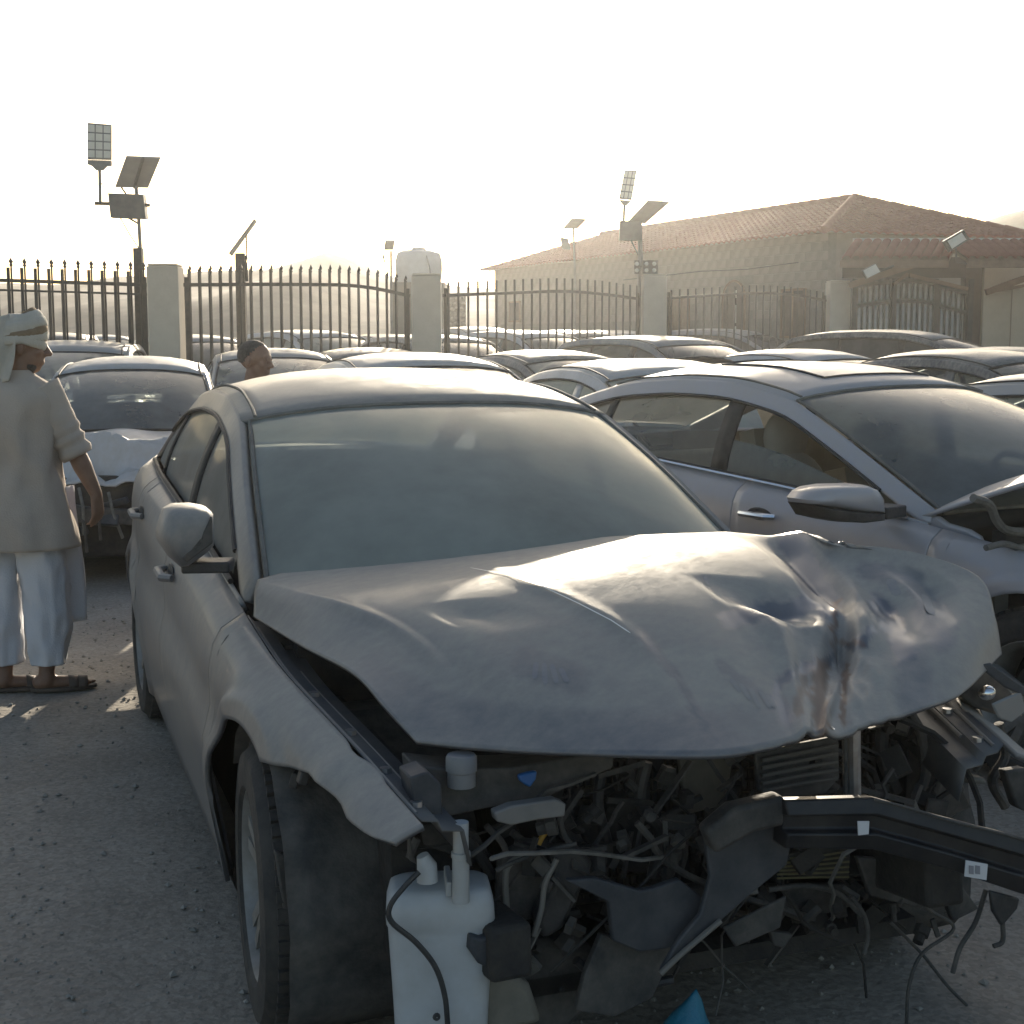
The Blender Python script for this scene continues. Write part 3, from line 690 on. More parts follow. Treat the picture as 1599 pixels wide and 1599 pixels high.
# roof: courses of barrel tiles on four slopes
OV, RZ = .35, 1.0
e = [(-OV, -OV), (LB + OV, -OV), (LB + OV, WB_ + OV), (-OV, WB_ + OV)]
hw = (WB_ + 2 * OV) / 2
r0, r1 = (-OV + hw, WB_ / 2), (LB + OV - hw, WB_ / 2)
E_ = [bp_(a, p, EZ - .02) for a, p in e]; R0, R1 = bp_(*r0, EZ + RZ), bp_(*r1, EZ + RZ)
rm = MB()
def slope(a, b, c, d, ncol, nrow):
    """a,b eave; d,c ridge: wavy tile courses, each course stepped"""
    nrm = (b - a).cross(d - a).normalized(); nrm = nrm if nrm.z > 0 else -nrm
    for r in range(nrow):
        P = []
        for k, hh in ((0, .0), (0, .05), (1, .022)):
            t = (r + k) / nrow; lo = a.lerp(d, t); hi = b.lerp(c, t); row = []
            L = (hi - lo).length; full = (b - a).length
            n = max(2, int(ncol * 6 * L / full) + 1)
            n = ncol * 6 + 1
            for j in range(n):
                s = j / (n - 1); q = lo.lerp(hi, s)
                ph = (q - a).dot((b - a).normalized()) / .22
                row.append(q + nrm * (.022 * math.cos(ph * 2 * math.pi) + hh))
            P.append(row)
        rm.grid(P)
slope(E_[0], E_[1], R1, R0, 75, 12); slope(E_[3], E_[0], R0, R0, 27, 12)
slope(E_[1], E_[2], R1, R1, 14, 6); slope(E_[2], E_[3], R0, R1, 40, 6)
rf = rm.build('roof', TILEM, bl, sharp=50)
tag(rf, kind=None)
ub = MB().plate([E_[0], E_[1], E_[2], E_[3]], (0, 0, .03)).build('soffit', WOODM, bl, smooth=False)
rt = MB().tube([(0, 0, -.17), (0, 0, .17)], [.085, .105], 10).build('ridge_tile', TILEM, rf)
def ridge(a, b, n, first=[True]):
    for i in range(n):
        p = a.lerp(b, (i + .5) / n) + Vector((0, 0, .035)); q = (b - a).to_track_quat('Z', 'Y').to_euler()
        s = (1, 1, (b - a).length / n / .33)
        if first[0]: rt.location = p; rt.rotation_euler = q; rt.scale = s; first[0] = False
        else: inst(rt, rf, p, q, s)
ridge(R0, R1, 30); ridge(E_[0], R0, 10); ridge(E_[3], R0, 10)

# ------------------------------------------------------------------ gateway with tiled canopies on the right
GD = 28.0
gx = lambda u, D=GD: (u - 800) / FP * D * math.cos(PIT) + 0  # close enough for widths
def gp(u, v, D=GD): return PW(u, v, y=D)
SHEET = mat('pale_corrugated_sheet', (.85, .85, .81), .6, col2=(.66, .65, .61), scale=3)
g0 = gp(1332, 545); g1 = gp(1512, 545)
gt = empty('striped_gate', ((g0.x + g1.x) / 2, GD, 0)); tag(gt, 'pale sheet metal gate behind black bars under the tiled canopy', 'gate')
Wg = g1.x - g0.x
gtop = lambda t: HC + (528 - curve([(0, 452), (.35, 444), (.6, 444), (1, 464)], .2)(t)) * GD / FP
m = MB()
n = 60; P = []
for i in range(n + 1):
    t = i / n
    P.append([((t - .5) * Wg, .05 + .012 * (i % 2), .05), ((t - .5) * Wg, .05 + .012 * (i % 2), gtop(t))])
m.grid(P).build('sheet_panel', SHEET, gt, smooth=False, solid=.004)
pv = None
nb = 21
for i in range(nb):
    t = (i + .5) / nb; h = gtop(t) + .10
    o = MB().box(((t - .5) * Wg, 0, h / 2 + .04), (.045, .03, h - .04)) if pv is None else None
    if pv is None: pv = (o.build('gate_bar', IRON, gt, smooth=False), h)
    else:
        q = inst(pv[0], gt, ((t - .5) * Wg - ((.5 / nb) - .5) * Wg, 0, 0), scale=(1, 1, h / pv[1]))
for dv in (0, 30):
    m = MB(); pts = lin(0, 1, 13)
    for i in range(12):
        m.bar(((pts[i] - .5) * Wg, -.02, gtop(pts[i]) - dv * GD / FP + .04), ((pts[i + 1] - .5) * Wg, -.02, gtop(pts[i + 1]) - dv * GD / FP + .04), .04, .07)
    m.build('gate_rail', IRON, gt, smooth=False)
for t, wd in ((0, .1), (.34, .09), (.70, .09), (1, .1)):
    MB().box(((t - .5) * Wg, -.045, 1.35), (wd, .05, 2.75)).build('gate_post', IRON, gt, smooth=False)
# dark masonry post and the shed roof behind the gate
t = empty('gate_pier', (gp(1519, 500).x, GD + .15, 0)); tag(t, 'dark brown pier between the striped gate and the yellow wall', 'pier')
MB().box((0, 0, 1.6), (.33, .3, 3.2)).build('shaft', mat('dark_brown_render', (.075, .062, .05), .9, col2=(.1, .085, .07), scale=4), t, bevel=.01)
z4 = HC + (528 - 404) * GD / FP; z3 = HC + (528 - 377) * GD / FP
yw = empty('yellow_wall', (gp(1532, 500).x, GD - .2, 0)); tag(yw, 'yellowish rendered wall at the right edge behind the cars', 'wall')
MB().box((2.0, .2, 1.55), (4.0, .22, 3.1)).build('wall_panel', CREAM, yw, smooth=False)
for k, x in enumerate((.55, 1.1)):
    MB().box((x, .075, 1.5), (.012, .02, 2.4)).build('plaster_joint', mat('plaster_joint_%d' % k, (.25, .2, .15), .9), yw, smooth=False)
def canopy(label, u0, u1, D0, D1, skew):
    """row of barrel tiles on a lean-to"""
    a = PW(u0, 404, y=D0); b = PW(u1, 404, y=D1); t = empty('tiled_canopy', ((a.x + b.x) / 2, (a.y + b.y) / 2, a.z), math.atan2(b.y - a.y, b.x - a.x)); tag(t, label, 'canopy', 'red tiled canopies over the gateway')
    L = Vector((b.x - a.x, b.y - a.y, 0)).length; H = 29 * D0 / FP; n = int(L / .175)
    MB().plate([(-L / 2, 0, -.03), (L / 2, 0, -.03), (L / 2 + skew, .55, H - .03), (-L / 2 + skew, .55, H - .03)], (0, .02, -.05)).build('deck_board', WOODM, t, smooth=False)
    pr = None
    for i in range(n):
        x = -L / 2 + (i + .5) * L / n
        if pr is None:
            P = []
            for k in range(5):
                s = k / 4; P.append([(skew * s + .085 * math.cos(q), .55 * s - .03 * math.sin(q) * .3, H * s + .055 * math.sin(q) + .0) for q in lin(0, math.pi, 9)])
            pr = MB().grid(P).build('canopy_tile', TILEM, t, solid=.012); pr.location = (x, -.02, 0)
        else: inst(pr, t, (x, -.02, 0))
    MB().bar((-L / 2 + skew, .57, H + .03), (L / 2 + skew, .57, H + .03), .05, .06).build('ridge_strip', SILVP, t)
    MB().bar((-L / 2, .04, -.10), (L / 2, .04, -.10), .10, .14).build('eave_beam', WOODM, t)
    return t
canopy('red tiled canopy over the striped gate', 1314, 1482, 27.2, 27.2, .35)
canopy('red tiled canopy over the yellow wall', 1512, 1660, 26.6, 26.6, -.30)
tb = empty('timber_truss', (gp(1330, 445).x, 27.6, 0)); tag(tb, 'dark sloping timbers and lintel under the tiled canopy', 'timber frame')
def tp(u, v): q = PW(u, v, y=27.6); return Vector((q.x - gp(1330, 445).x, 0, q.z))
MB().bar(tp(1325, 447), tp(1455, 405), .10, .12).build('rafter', WOODM, tb, smooth=False)
MB().bar(tp(1420, 430), tp(1512, 452), .06, .07).build('rafter', WOODM, tb, smooth=False)
MB().bar(tp(1395, 445), tp(1418, 428), .05, .05).build('strut', WOODM, tb, smooth=False)
o = MB().box(tp(1420, 417) + Vector((0, .35, 0)), (2.4, .08, .40)).build('lintel', DOORM, tb, smooth=False)
MB().bar(tp(1540, 457), tp(1610, 432), .10, .12).build('rafter', WOODM, tb, smooth=False)
MB().bar(tp(1540, 457), tp(1610, 445), .05, .06).build('rafter', WOODM, tb, smooth=False)

# ------------------------------------------------------------------ solar lamps, floodlights, tank, stone wall
GREYM = mat('grey_lamp_metal', (.16, .165, .165), .5, .3, col2=(.22, .22, .21), scale=9)
PANB = mat('solar_panel_back', (.30, .30, .29), .6, col2=(.36, .355, .34), scale=5)
LEDM = mat('led_lens', (.55, .56, .50), .25, col2=(.62, .62, .55), scale=10)
def quad_plate(name, c4, th, m, parent, org):
    q = [Vector(p) - org for p in c4]; n = (q[1] - q[0]).cross(q[3] - q[0]).normalized()
    return MB().plate(q, n * th).build(name, m, parent, smooth=False)
def lamp_head(parent, org, c4, cols, rows, th=.05):
    """c4: top-left, top-right, bottom-right, bottom-left of the lit face"""
    h = quad_plate('lamp_head', c4, -th if (Vector(c4[1]) - Vector(c4[0])).cross(Vector(c4[3]) - Vector(c4[0])).y < 0 else th, GREYM, parent, org)
    q = [Vector(p) - org for p in c4]; n = (q[1] - q[0]).cross(q[3] - q[0]).normalized(); n = n if n.y < 0 else -n
    for r in range(rows):
        for c_ in range(cols):
            def P(s, t): return q[0].lerp(q[1], s).lerp(q[3].lerp(q[2], s), t)
            s0, s1 = (c_ + .08) / cols, (c_ + .92) / cols; t0, t1 = .03 + .94 * (r + .08) / rows, .03 + .94 * (r + .92) / rows
            MB().plate([P(s0, t0) + n * .002, P(s1, t0) + n * .002, P(s1, t1) + n * .002, P(s0, t1) + n * .002], n * .006).build('led_lens', LEDM, h, smooth=False)
    return h
def solar(label, base, parts, name='solar_street_lamp'):
    org = Vector((base.x, base.y, 0)); t = empty(name, org); tag(t, label, 'solar lamp', 'solar lamps along the fence'); return t, org
D = 18.4; q = lambda u, v, dd=0: PW(u, v, y=D + dd)
t, org = solar('tall solar lamp with a twelve-cell head, tilted panel and battery box', q(219, 540), 0)
MB().box((q(220, 500) - org).xy.to_3d() + Vector((0, 0, q(0, 388).z / 2)), (.11, .11, q(0, 388).z)).build('lower_post', IRON, t, smooth=False)
MB().tube([q(220, 395) - org, q(217, 340) - org, q(213, 292) - org], .024, 8).build('pole', GREYM, t)
quad_plate('battery_box', [q(169, 302, -.1), q(224, 304, -.1), q(228, 342, -.1), q(173, 340, -.1)], .14, mat('battery_box_grey', (.10, .105, .10), .6, col2=(.14, .14, .13), scale=8), t, org)
pn = quad_plate('solar_panel', [q(197, 246, -.25), q(251, 248, -.25), q(232, 294, .12), q(180, 293, .12)], .03, PANB, t, org)
MB().bar(q(224, 247, -.27) - org, q(210, 294, .10) - org, .03, .03).build('panel_rib', GREYM, pn, smooth=False)
lamp_head(t, org, [q(137, 192, -.1), q(174, 195, -.1), q(174, 250, -.1), q(137, 249, -.1)], 3, 4)
MB().plate([q(137, 250, -.1) - org, q(174, 251, -.1) - org, q(174, 259, -.1) - org, q(166, 260, -.1) - org, q(160, 266, -.1) - org, q(150, 266, -.1) - org, q(144, 260, -.1) - org, q(137, 257, -.1) - org], (0, .06, 0)).build('lamp_neck', GREYM, t, smooth=False)
MB().tube([q(156, 262, -.07) - org, q(157, 318, -.07) - org], .021, 8).build('lamp_stem', GREYM, t)
MB().tube([q(148, 318, -.07) - org, q(190, 319, .03) - org, q(234, 321, -.05) - org], .022, 8).build('cross_arm', IRON, t)
MB().tube([q(158, 285, -.07) - org, q(169, 303, -.07) - org], .006, 6).tube([q(188, 340, -.07) - org, q(202, 365) - org, q(217, 388) - org], .007, 6).tube([q(200, 340, -.03) - org, q(217, 350) - org], .014, 6).build('cable', IRON, t)
MB().tube([q(190, 293) - org, q(197, 303, -.03) - org], .012, 6).build('panel_bracket', IRON, t)
D = 19.6
t, org = solar('dark solar lamp post whose panel is seen edge-on', q(378, 540), 0)
MB().box((q(378, 500) - org).xy.to_3d() + Vector((0, 0, q(0, 396).z / 2)), (.125, .11, q(0, 396).z)).build('post', IRON, t, smooth=False)
quad_plate('solar_panel', [q(400, 344, -.30), q(402, 347, .35), q(363, 401, .35), q(360, 398, -.30)], .03, PANB, t, org)
MB().tube([q(385, 366) - org, q(386, 402) - org, q(384, 412) - org], .012, 6).tube([q(379, 404) - org, q(387, 402) - org], .03, 6).tube([q(384, 410) - org, q(386, 440) - org], .028, 6).build('bracket', IRON, t)
D = 32
t, org = solar('small far solar lamp beside the water tank', q(611, 520), 0)
MB().tube([(q(611, 440) - org).xy.to_3d(), q(611, 392) - org], .03, 6).build('pole', GREYM, t)
quad_plate('solar_panel', [q(602, 377, -.2), q(617, 377, -.2), q(615, 391, .1), q(600, 391, .1)], .03, PANB, t, org)
quad_plate('lamp_head', [q(597, 399), q(600, 398), q(602, 410), q(600, 411)], .05, GREYM, t, org)
D = 24.4
t, org = solar('solar lamp at the third pillar, its panel tilted to the right', q(1000, 540), 0)
MB().tube([(q(1001, 540) - org).xy.to_3d(), q(1001, 440) - org, q(1000, 372) - org], [.06, .06, .035], 8).build('pole', GREYM, t)
quad_plate('battery_box', [q(969, 345, -.1), q(1003, 346, -.1), q(1003, 376, -.1), q(968, 375, -.1)], .16, bpy.data.materials['battery_box_grey'], t, org)
quad_plate('solar_panel', [q(1012, 315, -.3), q(1046, 317, -.3), q(1008, 350, .15), q(980, 349, .15)], .03, PANB, t, org)
lamp_head(t, org, [q(976, 266, -.1), q(995, 267, -.1), q(987, 313, -.1), q(967, 311, -.1)], 3, 4)
MB().plate([q(967, 312, -.1) - org, q(987, 314, -.1) - org, q(980, 321, -.1) - org, q(973, 320, -.1) - org], (0, .06, 0)).build('lamp_neck', GREYM, t, smooth=False)
MB().tube([q(976, 316, -.07) - org, q(974, 350, -.05) - org], .024, 8).build('lamp_stem', GREYM, t)
MB().tube([q(986, 376) - org, q(994, 392) - org, q(1000, 405) - org], .012, 6).build('cable', IRON, t)
D = 24.2
for label, u0, u1 in (('twin-cell floodlight on the left of the lamp pole at the third pillar', 991, 999), ('four-cell floodlight on the right of the lamp pole at the third pillar', 1004, 1028)):
    org = q((u0 + u1) / 2, 417).copy(); org.z = q(0, 417).z
    t = empty('floodlight', org); tag(t, label, 'floodlight', 'small floodlights on the lamp pole')
    quad_plate('housing', [q(u0, 407, -.1), q(u1, 407, -.1), q(u1, 428, -.1), q(u0, 428, -.1)], .08, IRON, t, org)
    nn = 1 if u1 - u0 < 10 else 2
    for i in range(nn):
        for k in range(2):
            uu = u0 + (u1 - u0) * (i + .5) / nn; vv = 412.5 + 10 * k
            MB().ell(q(uu, vv, -.10) - org, (.036, .012, .036), 12, 6).build('led_lens', LEDM, t)
    MB().tube([q((u0 + u1) / 2, 417) - org, q(1001, 417, .05) - org], .012, 6).build('bracket', IRON, t)
D = 33
t, org = solar('small far solar lamp above the tiled roof ridge', q(897, 520), 0)
MB().tube([(q(899, 420) - org).xy.to_3d(), q(898, 420) - org, q(896, 356) - org], .028, 6).build('pole', GREYM, t)
quad_plate('solar_panel', [q(893, 343, -.3), q(916, 344, -.3), q(902, 358, .2), q(880, 358, .2)], .03, PANB, t, org)
quad_plate('lamp_head', [q(875, 371), q(888, 373), q(891, 390), q(879, 389)], .06, GREYM, t, org)
MB().tube([q(890, 379) - org, q(898, 379) - org], .015, 6).build('arm', GREYM, t)
D = 26.3
for label, c4, pole in (('large black floodlight tilted at the corner of the tiled canopies', [(1474, 377), (1505, 359), (1515, 374), (1484, 394)], [(1495, 385), (1496, 410), (1512, 412)]),
                        ('small pale floodlight tilted below the tiled canopy', [(1347, 423), (1368, 412), (1376, 425), (1354, 436)], [(1362, 428), (1376, 424), (1398, 415)])):
    cu = sum(p[0] for p in c4) / 4; cv = sum(p[1] for p in c4) / 4; org = q(cu, cv).copy()
    t = empty('floodlight', org); tag(t, label, 'floodlight', 'tilted floodlights at the gateway')
    c = [q(*p) for p in c4]; cc = sum(c, Vector()) / 4
    quad_plate('housing', [cc + (p - cc) * 1.0 for p in c], .12, IRON, t, org)
    quad_plate('lens', [cc + (p - cc) * (.72 if cu > 1400 else .92) + Vector((0, -.012, 0)) for p in c], .008, LEDM, t, org)
    MB().tube([q(*p) - org + Vector((0, .08, 0)) for p in pole], .02, 6).build('bracket', IRON, t)
TANKM = mat('white_tank_plastic', (.62, .62, .60), .55, col2=(.54, .53, .50), scale=3)
D = 34; tc_ = q(652, 440)
tk = empty('water_tank', (tc_.x, D + .6, q(0, 441).z)); tag(tk, 'white cylindrical water tank behind the fence', 'tank'); rT = 37 * D / FP; hT = 50 * D / FP
MB().lathe([(.01, 0), (rT * .88, 0), (rT * .97, hT * .15), (rT, hT * .45), (rT * .99, hT * .7), (rT * .9, hT * .93), (rT * .7, hT), (.01, hT * 1.03)], 28).build('tank_body', TANKM, tk)
MB().lathe([(.01, hT * 1.09), (.16, hT * 1.09), (.18, hT * 1.0), (.18, hT * .95)], 16).build('lid', TANKM, tk)
MB().tube([(rT * .55, -rT * .84, hT * .02), (rT * .52, -rT * .86, hT * .4), (rT * .40, -rT * .9, hT * .75), (rT * .3, -rT * .66, hT * .98)], .018, 6).build('pipe', GREYM, tk)
ts = empty('tank_stand', (tc_.x, D + .6, 0)); tag(ts, 'block base that carries the white water tank', 'tank stand')
MB().box((0, 0, q(0, 441).z / 2 - .002), (1.3, 1.3, q(0, 441).z)).build('base', BLOCKM, ts, smooth=False)
# stone wall between the tank pillar and the building
D = 41; a = q(684, 540); b = q(728, 540); hS = q(0, 462).z
sw = empty('stone_wall', ((a.x + b.x) / 2, D, 0)); tag(sw, 'low wall of rough round stones beside the building end', 'wall'); Ls = b.x - a.x
MB().box((0, .15, hS / 2), (Ls, .25, hS)).build('core', MORTM, sw, smooth=False)
st0 = None
for r in range(12):
    for c_ in range(6):
        p = (-Ls / 2 + (c_ + .3 + .4 * (r % 2)) * Ls / 6.2, .02, hS - .1 - r * .145); s = (random.uniform(.8, 1.1), 1, random.uniform(.8, 1.1)); ro = (0, random.uniform(-.3, .3), 0)
        if st0 is None: st0 = MB().ell((0, 0, 0), (.075, .06, .065), 8, 5).build('stone', BLOCKM, sw); st0.location = p
        else: inst(st0, sw, p, ro, s)

# ------------------------------------------------------------------ the wrecked grey car in front
hero = make_car('dusty grey sedan in front with a buckled bonnet and its front bumper gone', (HERO[0], HERO[1], 0), HERO[2], 'sedan', HEROP, GL_HERO, GL_SIDE, hood='hero', front=False, hi=True,
                group='wrecked cars parked in the front rows', name='wrecked_car', steer=R(-3))
S = SH_SED
INNER = mat('inner_panel_paint', (.10, .105, .115), .55, .2, col2=(.16, .155, .145), scale=9)
def hzbot(x):
    z = S.zbot(x)
    if x > .18: z = curve([(.18, .668), (.30, .688), (.41, .703), (.48, .700), (.55, .683), (.62, .668), (.70, .664), (.78, .672)])(x)
    return min(z, S.zt(x) - .012)
def crumple(p):
    k = max(0, 1 - abs(p.x - .47) / .05) * .010 - max(0, 1 - abs(p.x - .55) / .06) * .010
    k += .010 * math.exp(-((p.x + .12) / .06) ** 2 - ((p.z - .74) / .06) ** 2)
    return p + Vector((0, -k * (1 if p.y < 0 else -1), 0))
for sg in (-1, 1):
    o = side_panel(S, -.44, .77, sg, .025, 16, hzbot, crumple).build('front_fender', HEROP, hero, solid=.012)
    if sg < 0:
        o['label'] = 'creased front fender with a torn lower edge'
        # torn black clips hanging from the fender's edge
        for i, (u, v) in enumerate(((425, 1222), (437, 1224), (449, 1220), (462, 1217), (474, 1214))):
            p = CP(u, v, y=-.80); MB().box(p, (.02, .03, .045 - .004 * i), (0, .3, .4 * i)).build('broken_clip', LENS if i == 0 else BLK, o, bevel=.004)
# bonnet: control points measured on the photo, each with its own height
HC_ = [[(396, 963, .885), (470, 1008, .88), (550, 1050, .87), (600, 1103, .835), (650, 1158, .79)],
       [(403, 905, .95), (520, 940, .965), (620, 982, .94), (690, 1045, .89), (740, 1167, .79)],
       [(560, 870, .985), (640, 915, .99), (720, 962, .968), (810, 1050, .90), (870, 1175, .795)],
       [(720, 856, 1.01), (800, 903, 1.02), (900, 940, 1.0), (1000, 1005, .945), (1100, 1180, .81)],
       [(960, 838, 1.04), (1000, 870, 1.05), (1060, 915, 1.02), (1130, 1000, .948), (1200, 1167, .815)],
       [(1120, 831, 1.06), (1150, 860, 1.058), (1190, 930, 1.0), (1225, 1010, .92), (1245, 1153, .82)],
       [(1238, 828, 1.075), (1262, 875, 1.03), (1298, 945, .965), (1308, 1030, .89), (1300, 1143, .82)],
       [(1285, 840, 1.078), (1330, 880, 1.025), (1365, 945, .965), (1375, 1030, .893), (1385, 1125, .815)],
       [(1310, 844, 1.075), (1395, 870, 1.04), (1465, 916, .985), (1490, 1005, .905), (1500, 1086, .825)],
       [(1330, 848, 1.07), (1440, 866, 1.045), (1530, 902, .995), (1555, 965, .92), (1565, 1022, .845)]]
K = [[CP(u, v, z=z) for u, v, z in c] for c in HC_]
def cr(p0, p1, p2, p3, t, ten=.5):
    m1 = (p2 - p0) * ten; m2 = (p3 - p1) * ten; t2 = t * t; t3 = t2 * t
    return p1 * (2 * t3 - 3 * t2 + 1) + m1 * (t3 - 2 * t2 + t) + p2 * (-2 * t3 + 3 * t2) + m2 * (t3 - t2)
def ext(L): return [L[0] * 2 - L[1]] + L + [L[-1] * 2 - L[-2]]
def along(L, t):
    n = len(L) - 1; i = min(n - 1, int(t * n)); f = t * n - i; e = ext(L); return cr(e[i], e[i + 1], e[i + 2], e[i + 3], f)
CREASE = {1: 1, 3: 1, 6: 1, 7: 0}
def across(L, s, sharp):
    """spline across the bonnet, broken at the sharp feature lines"""
    n = len(L) - 1; i = min(n - 1, int(s * n)); f = s * n - i
    a, b, c, d = (L[i - 1] if i > 0 else L[0] * 2 - L[1]), L[i], L[i + 1], (L[i + 2] if i + 2 <= n else L[n] * 2 - L[n - 1])
    ta = .5 * (1 - sharp.get(i, 0)); tb = .5 * (1 - sharp.get(i + 1, 0))
    m1 = (c - a) * ta + (c - b) * (.5 - ta) * 2 * .9; m2 = (d - b) * tb + (c - b) * (.5 - tb) * 2 * .9
    t2, t3 = f * f, f * f * f
    return b * (2 * t3 - 3 * t2 + 1) + m1 * (t3 - 2 * t2 + f) + c * (-2 * t3 + 3 * t2) + m2 * (t3 - t2)
NS, NT = 9 * 20 + 1, 81
def bonnet_pt(s, t):
    row = [along(c, t) for c in K]
    sh = {1: .75 * (1 - sstep(.55, .85, t)), 3: .7 * (1 - sstep(.75, 1, t)), 6: .9 * sstep(.15, .4, t), 8: .3}
    p = across(row, s, sh)
    u = s * 9
    d = 0.0                                                       # dents round the struck corner
    T = lambda x: max(0.0, 1 - abs(x)) if abs(x) > .12 else 1 - .06 - x * x * 4.17 + .0   # a pressed edge, only slightly rounded
    k = math.exp(-((u - 6.3) / 1.1) ** 2) * sstep(.25, .5, t)
    d += k * (.030 * (.22 - abs(noise.noise(Vector((u * 1.7, t * 4.2, 1.3))))) + .012 * (.2 - abs(noise.noise(Vector((u * 3.7, t * 9, 5))))))
    d += .030 * T((u - 6.75) / .45) * T((t - .60) / .12)                                      # raised lump
    d -= .050 * T((u - 6.12) / .45) * T((t - .72) / .20)
    d -= .046 * T((u - 5.1 - 1.5 * (t - .54)) / .8) * T((t - .54) / .12)
    d += .022 * T((u - 5.0) / .7) * T((t - .72) / .14) + .020 * T((u - 5.75) / .4) * T((t - .62) / .12)
    d -= .010 * sstep(6.0, 7.2, u) * (1 - sstep(0, .11, t))                      # scooped hollows
    d -= .036 * T((u - 7.25 - 1.2 * (t - .5)) / .38) * T((t - .50) / .22) + .028 * T((u - 7.95 - .8 * (t - .5)) / .35) * T((t - .50) / .18)
    d -= .048 * T((u - 6.0 + 1.2 * (.3 - t)) / .55) * (1 - sstep(.35, .6, t)) * (.35 + .65 * sstep(0, .15, t))   # fold from the rear edge
    d += .014 * T((u - 4.6 - 1.2 * (t - .5)) / .30) * sstep(.45, .6, t)
    d -= .012 * T((u - 2.15 - 1.2 * (t - .5)) / .45) * T((t - .50) / .10)
    d += .0010 * noise.noise(Vector((u * .9, t * 2, 9)))
    d += .0055 * T((u - 3.0) / .16) * sstep(.05, .2, t) * (1 - sstep(.72, .9, t)) + .006 * T((u - 1.0) / .2) * sstep(.1, .3, t) * (1 - sstep(.7, .9, t))
    return p + Vector((.25 * d, 0, d))
bon = MB().grid([[bonnet_pt(i / (NS - 1), j / (NT - 1)) for j in range(NT)] for i in range(NS)])
BT = BVHTree.FromPolygons([Vector(v) for v in bon.v], bon.f)
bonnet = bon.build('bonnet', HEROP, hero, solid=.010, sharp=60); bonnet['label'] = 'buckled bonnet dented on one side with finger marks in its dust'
def on_bonnet(u, v, lift=.0016):
    """where the sight line meets the bonnet: real surface point for marks on it"""
    d = ray(u, v); c, s_ = math.cos(HERO[2]), math.sin(HERO[2])
    o = Vector((-c * HERO[0] - s_ * HERO[1], s_ * HERO[0] - c * HERO[1], HC)); dd = Vector((c * d.x + s_ * d.y, -s_ * d.x + c * d.y, d.z)).normalized()
    h = BT.ray_cast(o, dd)
    if h[0] is None: return None
    n = h[1] if h[1].z > 0 else -h[1]
    return h[0] + n * lift, n
def mark(name, px, wd, m, lift=.0016):
    pts = [on_bonnet(*p, lift=lift) for p in px]; pts = [p for p in pts if p]
    P = []
    for i, (p, n) in enumerate(pts):
        t = (pts[min(i + 1, len(pts) - 1)][0] - pts[max(i - 1, 0)][0]).normalized(); sd = t.cross(n).normalized(); ww = wd * (1 if 0 < i < len(pts) - 1 else .5)
        P.append([p + sd * ww, p - sd * ww])
    if len(P) > 1: return MB().grid(P).build(name, m, bonnet, fix=False)
def sub(px, n=6):
    o = []
    for a, b in zip(px[:-1], px[1:]):
        for i in range(n): o.append((a[0] + (b[0] - a[0]) * i / n, a[1] + (b[1] - a[1]) * i / n))
    return o + [px[-1]]
CHALK_HIGHLIGHT = mat('chalk_and_highlight', (.90, .87, .80), .55)
for px in ([(899, 876), (912, 879), (917, 883), (905, 888), (897, 889)], [(898, 889), (930, 888), (963, 887)], [(942, 866), (936, 872), (944, 875), (962, 872), (985, 866)]):
    mark('writing_stroke', sub(px), .0035, CHALK_HIGHLIGHT)
mark('crease_highlight', sub([(735, 888), (790, 898), (850, 918), (905, 944), (955, 970), (985, 990)]), .0016, CHALK_HIGHLIGHT, .002)  # sunlit crease line painted on as a pale strip
SWIPE = dusty('wiped_paint', (.14, .155, .20), .4, .3, base=.35, up=.2, coat=.3, streak=.7)
for i, (u, v) in enumerate(((838, 1035), (850, 1036), (862, 1038), (876, 1044), (1142, 1062), (1156, 1068), (1172, 1076), (1187, 1080), (1198, 1086), (1100, 900), (1390, 905), (1445, 930))):
    L = (26, 34, 30, 22, 20, 26, 30, 26, 20, 14, 26, 30)[i]; dx = (-3, 2, 8, 10, 14, 16, 14, 16, 12, 6, 12, 10)[i]
    mark('finger_swipe', sub([(u, v), (u + dx * .5, v + L * .5), (u + dx, v + L)], 4), .0055 if i < 10 else .012, SWIPE, .0008)
def seg_d(p, segs):
    best = 1e9
    for a, b in zip(segs[:-1], segs[1:]):
        ax, ay = a; bx, by = b; t = max(0, min(1, ((p[0] - ax) * (bx - ax) + (p[1] - ay) * (by - ay)) / max(1e-6, (bx - ax) ** 2 + (by - ay) ** 2)))
        best = min(best, math.hypot(p[0] - ax - t * (bx - ax), p[1] - ay - t * (by - ay)))
    return best
def px_of(p):
    c, s_ = math.cos(HERO[2]), math.sin(HERO[2]); x = HERO[0] + c * p.x - s_ * p.y; y = HERO[1] + s_ * p.x + c * p.y; dz = p.z - HC
    D_ = y * math.cos(PIT) - dz * math.sin(PIT); U = y * math.sin(PIT) + dz * math.cos(PIT); return 800 + FP * x / D_, 800 - FP * U / D_
